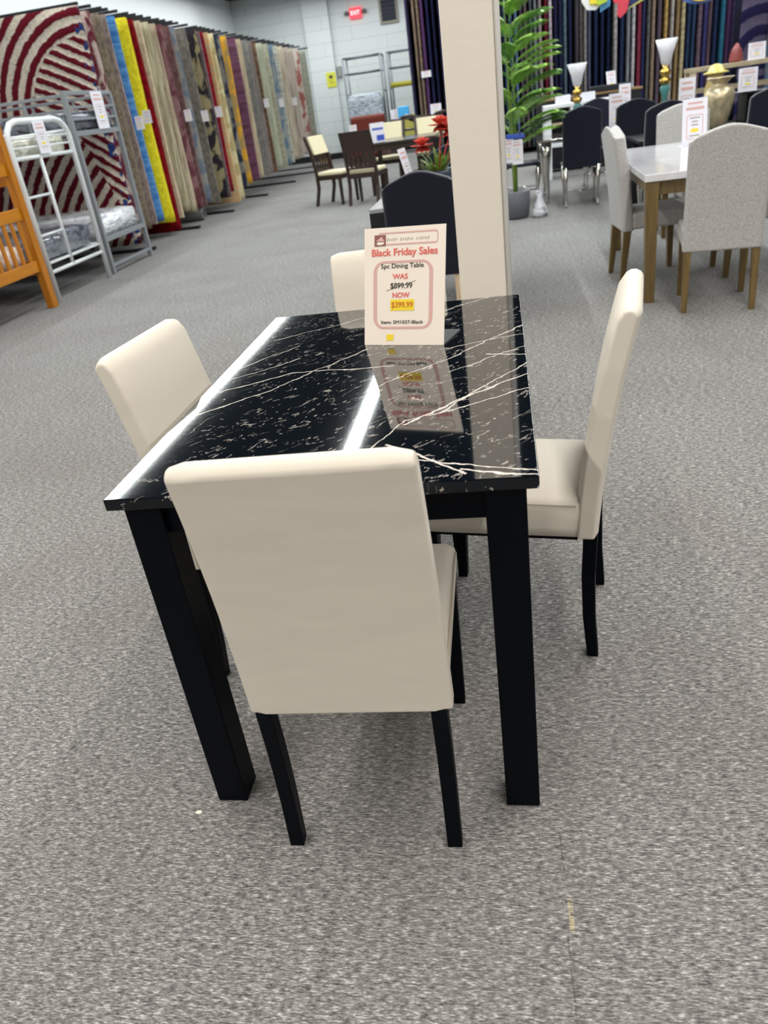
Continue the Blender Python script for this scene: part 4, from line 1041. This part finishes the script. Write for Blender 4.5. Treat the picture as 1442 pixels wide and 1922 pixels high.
# red leather armchair
ac = thing('armchair', 'red brown leather armchair in front of the wheeled cart', 'armchair', (-2.72, 18.0, 0))
M_rl = leather_mat('oxblood_leather', (112, 40, 24))
MB().box(-0.42, 0.42, 0.3, 0.48, 0.3, 1.06).build('backrest', M_rl, ac, bev=0.08, seg=4)
MB().box(-0.34, 0.34, -0.25, 0.32, 0.22, 0.46).build('seat', M_rl, ac, bev=0.05, seg=3)
for sx in (-1, 1):
    MB().box(sx*0.40-0.08, sx*0.40+0.08, -0.28, 0.4, 0.12, 0.66).build('armrest', M_rl, ac, bev=0.05, seg=3)
MB().box(-0.4, 0.4, -0.2, 0.4, 0, 0.2).build('base', M_dwood, ac)
sign('white card standing on a stool beside the red brown armchair', (-2.80, 16.6, 0.6305), 0.1, 0.16, 0.30)
stl = thing('stool', 'low dark stool in front of the red brown armchair', 'stool', (-2.80, 16.6, 0))
MB().box(-0.2, 0.2, -0.15, 0.2, 0.58, 0.63).build('seat', M_dwood, stl)
for sx in (-.17, .17):
    for sy in (-.12, .17): MB().box(sx-.02, sx+.02, sy-.02, sy+.02, 0, 0.58).build('leg', M_dwood, stl)
# carts by the back wall
def cart(label, x0, x1, y):
    t = thing('garment_cart', label, 'cart', (0, 0, 0))
    for x in (x0, x1):
        for yy_ in (y, y+0.6): MB().tube([(x, yy_, 0.12), (x, yy_, 2.38)], 0.024, 8).build('upright', M_steel, t, smooth=True)
    for z in (2.38, 2.02, 0.35):
        for yy_ in (y, y+0.6): MB().tube([(x0, yy_, z), (x1, yy_, z)], 0.02, 8).build('crossbar', M_steel, t, smooth=True)
    for x in (x0, x1):
        for z in (2.38, 1.55, 0.35): MB().tube([(x, y, z), (x, y+0.6, z)], 0.016, 8).build('crossbar', M_steel, t, smooth=True)
    f = MB().box(x0, x1, y, y+0.6, 0.33, 0.36); f.build('deck', M_steel, t)
    for x in (x0, x1):
        for yy_ in (y, y+0.6):
            MB().tube([(x-0.02, yy_, 0.06), (x+0.02, yy_, 0.06)], 0.06, 14).build('wheel', M_blackm, t)
    return t
cart('steel rolling cart with a wrapped mattress, under the exit sign', -3.58, -2.60, 20.9)
cart('steel rolling cart with a yellow roll, at the left of the hanging purple rugs', -2.42, -1.45, 20.9)
mt = mattress('mattress in silvery plastic stacked on the rolling cart', -3.53, -2.62, 20.52, 20.86, 0.01, 1.56, M_wrapw)
mt.data.materials.clear(); mt.data.materials.append(plastic_wrap('silver_wrap', (186, 196, 206), (120, 130, 146)))
tag(MB().tube([(-2.47, 21.2, 1.632), (-1.40, 21.2, 1.632)], 0.065, 12).build('foam_roll', mat('roll_yellow', (168, 160, 46), 0.5), smooth=True), 'yellow roll lying across the right rolling cart', 'roll')
tag(MB().box(-2.34, -1.5, 20.95, 21.4, 0.3605, 0.9).build('carton', mat('carton_yellow', (190, 182, 86), 0.6), bev=0.02), 'yellow carton at the bottom of the right rolling cart', 'box')

# ---------------------------------------------------------------- on the back wall
ex = thing('exit_sign', 'lit red exit sign with two side lamps high on the back wall', 'sign', (-3.32, 22.42, 3.34))
MB().box(-0.16, 0.16, -0.02, 0.07, 0, 0.25).build('housing', mat('exit_red', (255, 66, 84), 0.4, emit=1.1), ex, bev=0.01)
text_mesh('exit_word', 'EXIT', 0.13, mat('exit_pale', (255, 214, 214), 0.4, emit=1.8), ex, (0, -0.023, 0.125), 0.24, 0.002)
for sx in (-1, 1):
    MB().lathe([(0.0, -0.05), (0.06, -0.03), (0.045, 0.04), (0, 0.05)], (sx*0.25, 0.0, 0.14), 12).box(min(sx*0.16, sx*0.24), max(sx*0.16, sx*0.24), 0.0, 0.06, 0.12, 0.16).build('side_lamp', mat('lamp_grey', (96, 98, 100), 0.5), ex, smooth=True)
vt = thing('wall_vent', 'square dark louvred vent in a beige frame high on the back wall', 'vent', (-2.43, 22.44, 3.16))
MB().box(-0.25, 0.25, 0, 0.06, -0.05, 0.56).build('frame', mat('vent_frame', (150, 146, 134), 0.6), vt, bev=0.006)
MB().box(-0.19, 0.19, -0.012, 0.0, 0.01, 0.5).build('recess', M_blackm, vt)
for k in range(5):
    z = 0.05+k*0.09
    MB().hexa([(-.19, -.04, z), (.19, -.04, z), (.19, -.012, z+.03), (-.19, -.012, z+.03), (-.19, -.04, z+.008), (.19, -.04, z+.008), (.19, -.012, z+.038), (-.19, -.012, z+.038)]).build('louvre', mat('louvre', (52, 58, 82), 0.4), vt)
nt_ = thing('wall_notice', 'yellow notice with a black mark on the back wall pilaster', 'notice', (-4.20, 22.30, 1.82))
MB().box(-0.13, 0.13, 0, 0.02, 0, 0.36).build('sheet', mat('notice_yellow', (222, 220, 70), 0.6), nt_)
MB().prism(blob(0.0, 0.25, 0.06, 0.045, 10, 0.2), -0.004, 0).box(-0.07, 0.03, -0.004, 0, 0.155, 0.165).box(-0.05, 0.06, -0.004, 0, 0.105, 0.115).build('black_print', M_ink, nt_)
tag(MB().box(-4.02, -3.90, 22.40, 22.5, 2.05, 2.30).build('switch_box', mat('box_grey', (150, 152, 148), 0.5), bev=0.01), 'small grey box on the back wall right of the yellow notice', 'box')
tag(MB().box(-4.75, -4.45, 21.6, 21.9, 0, 0.22).build('carton', mat('carton_tan', (150, 120, 60), 0.7), bev=0.006), 'small tan carton on the floor at the foot of the pilaster', 'box')
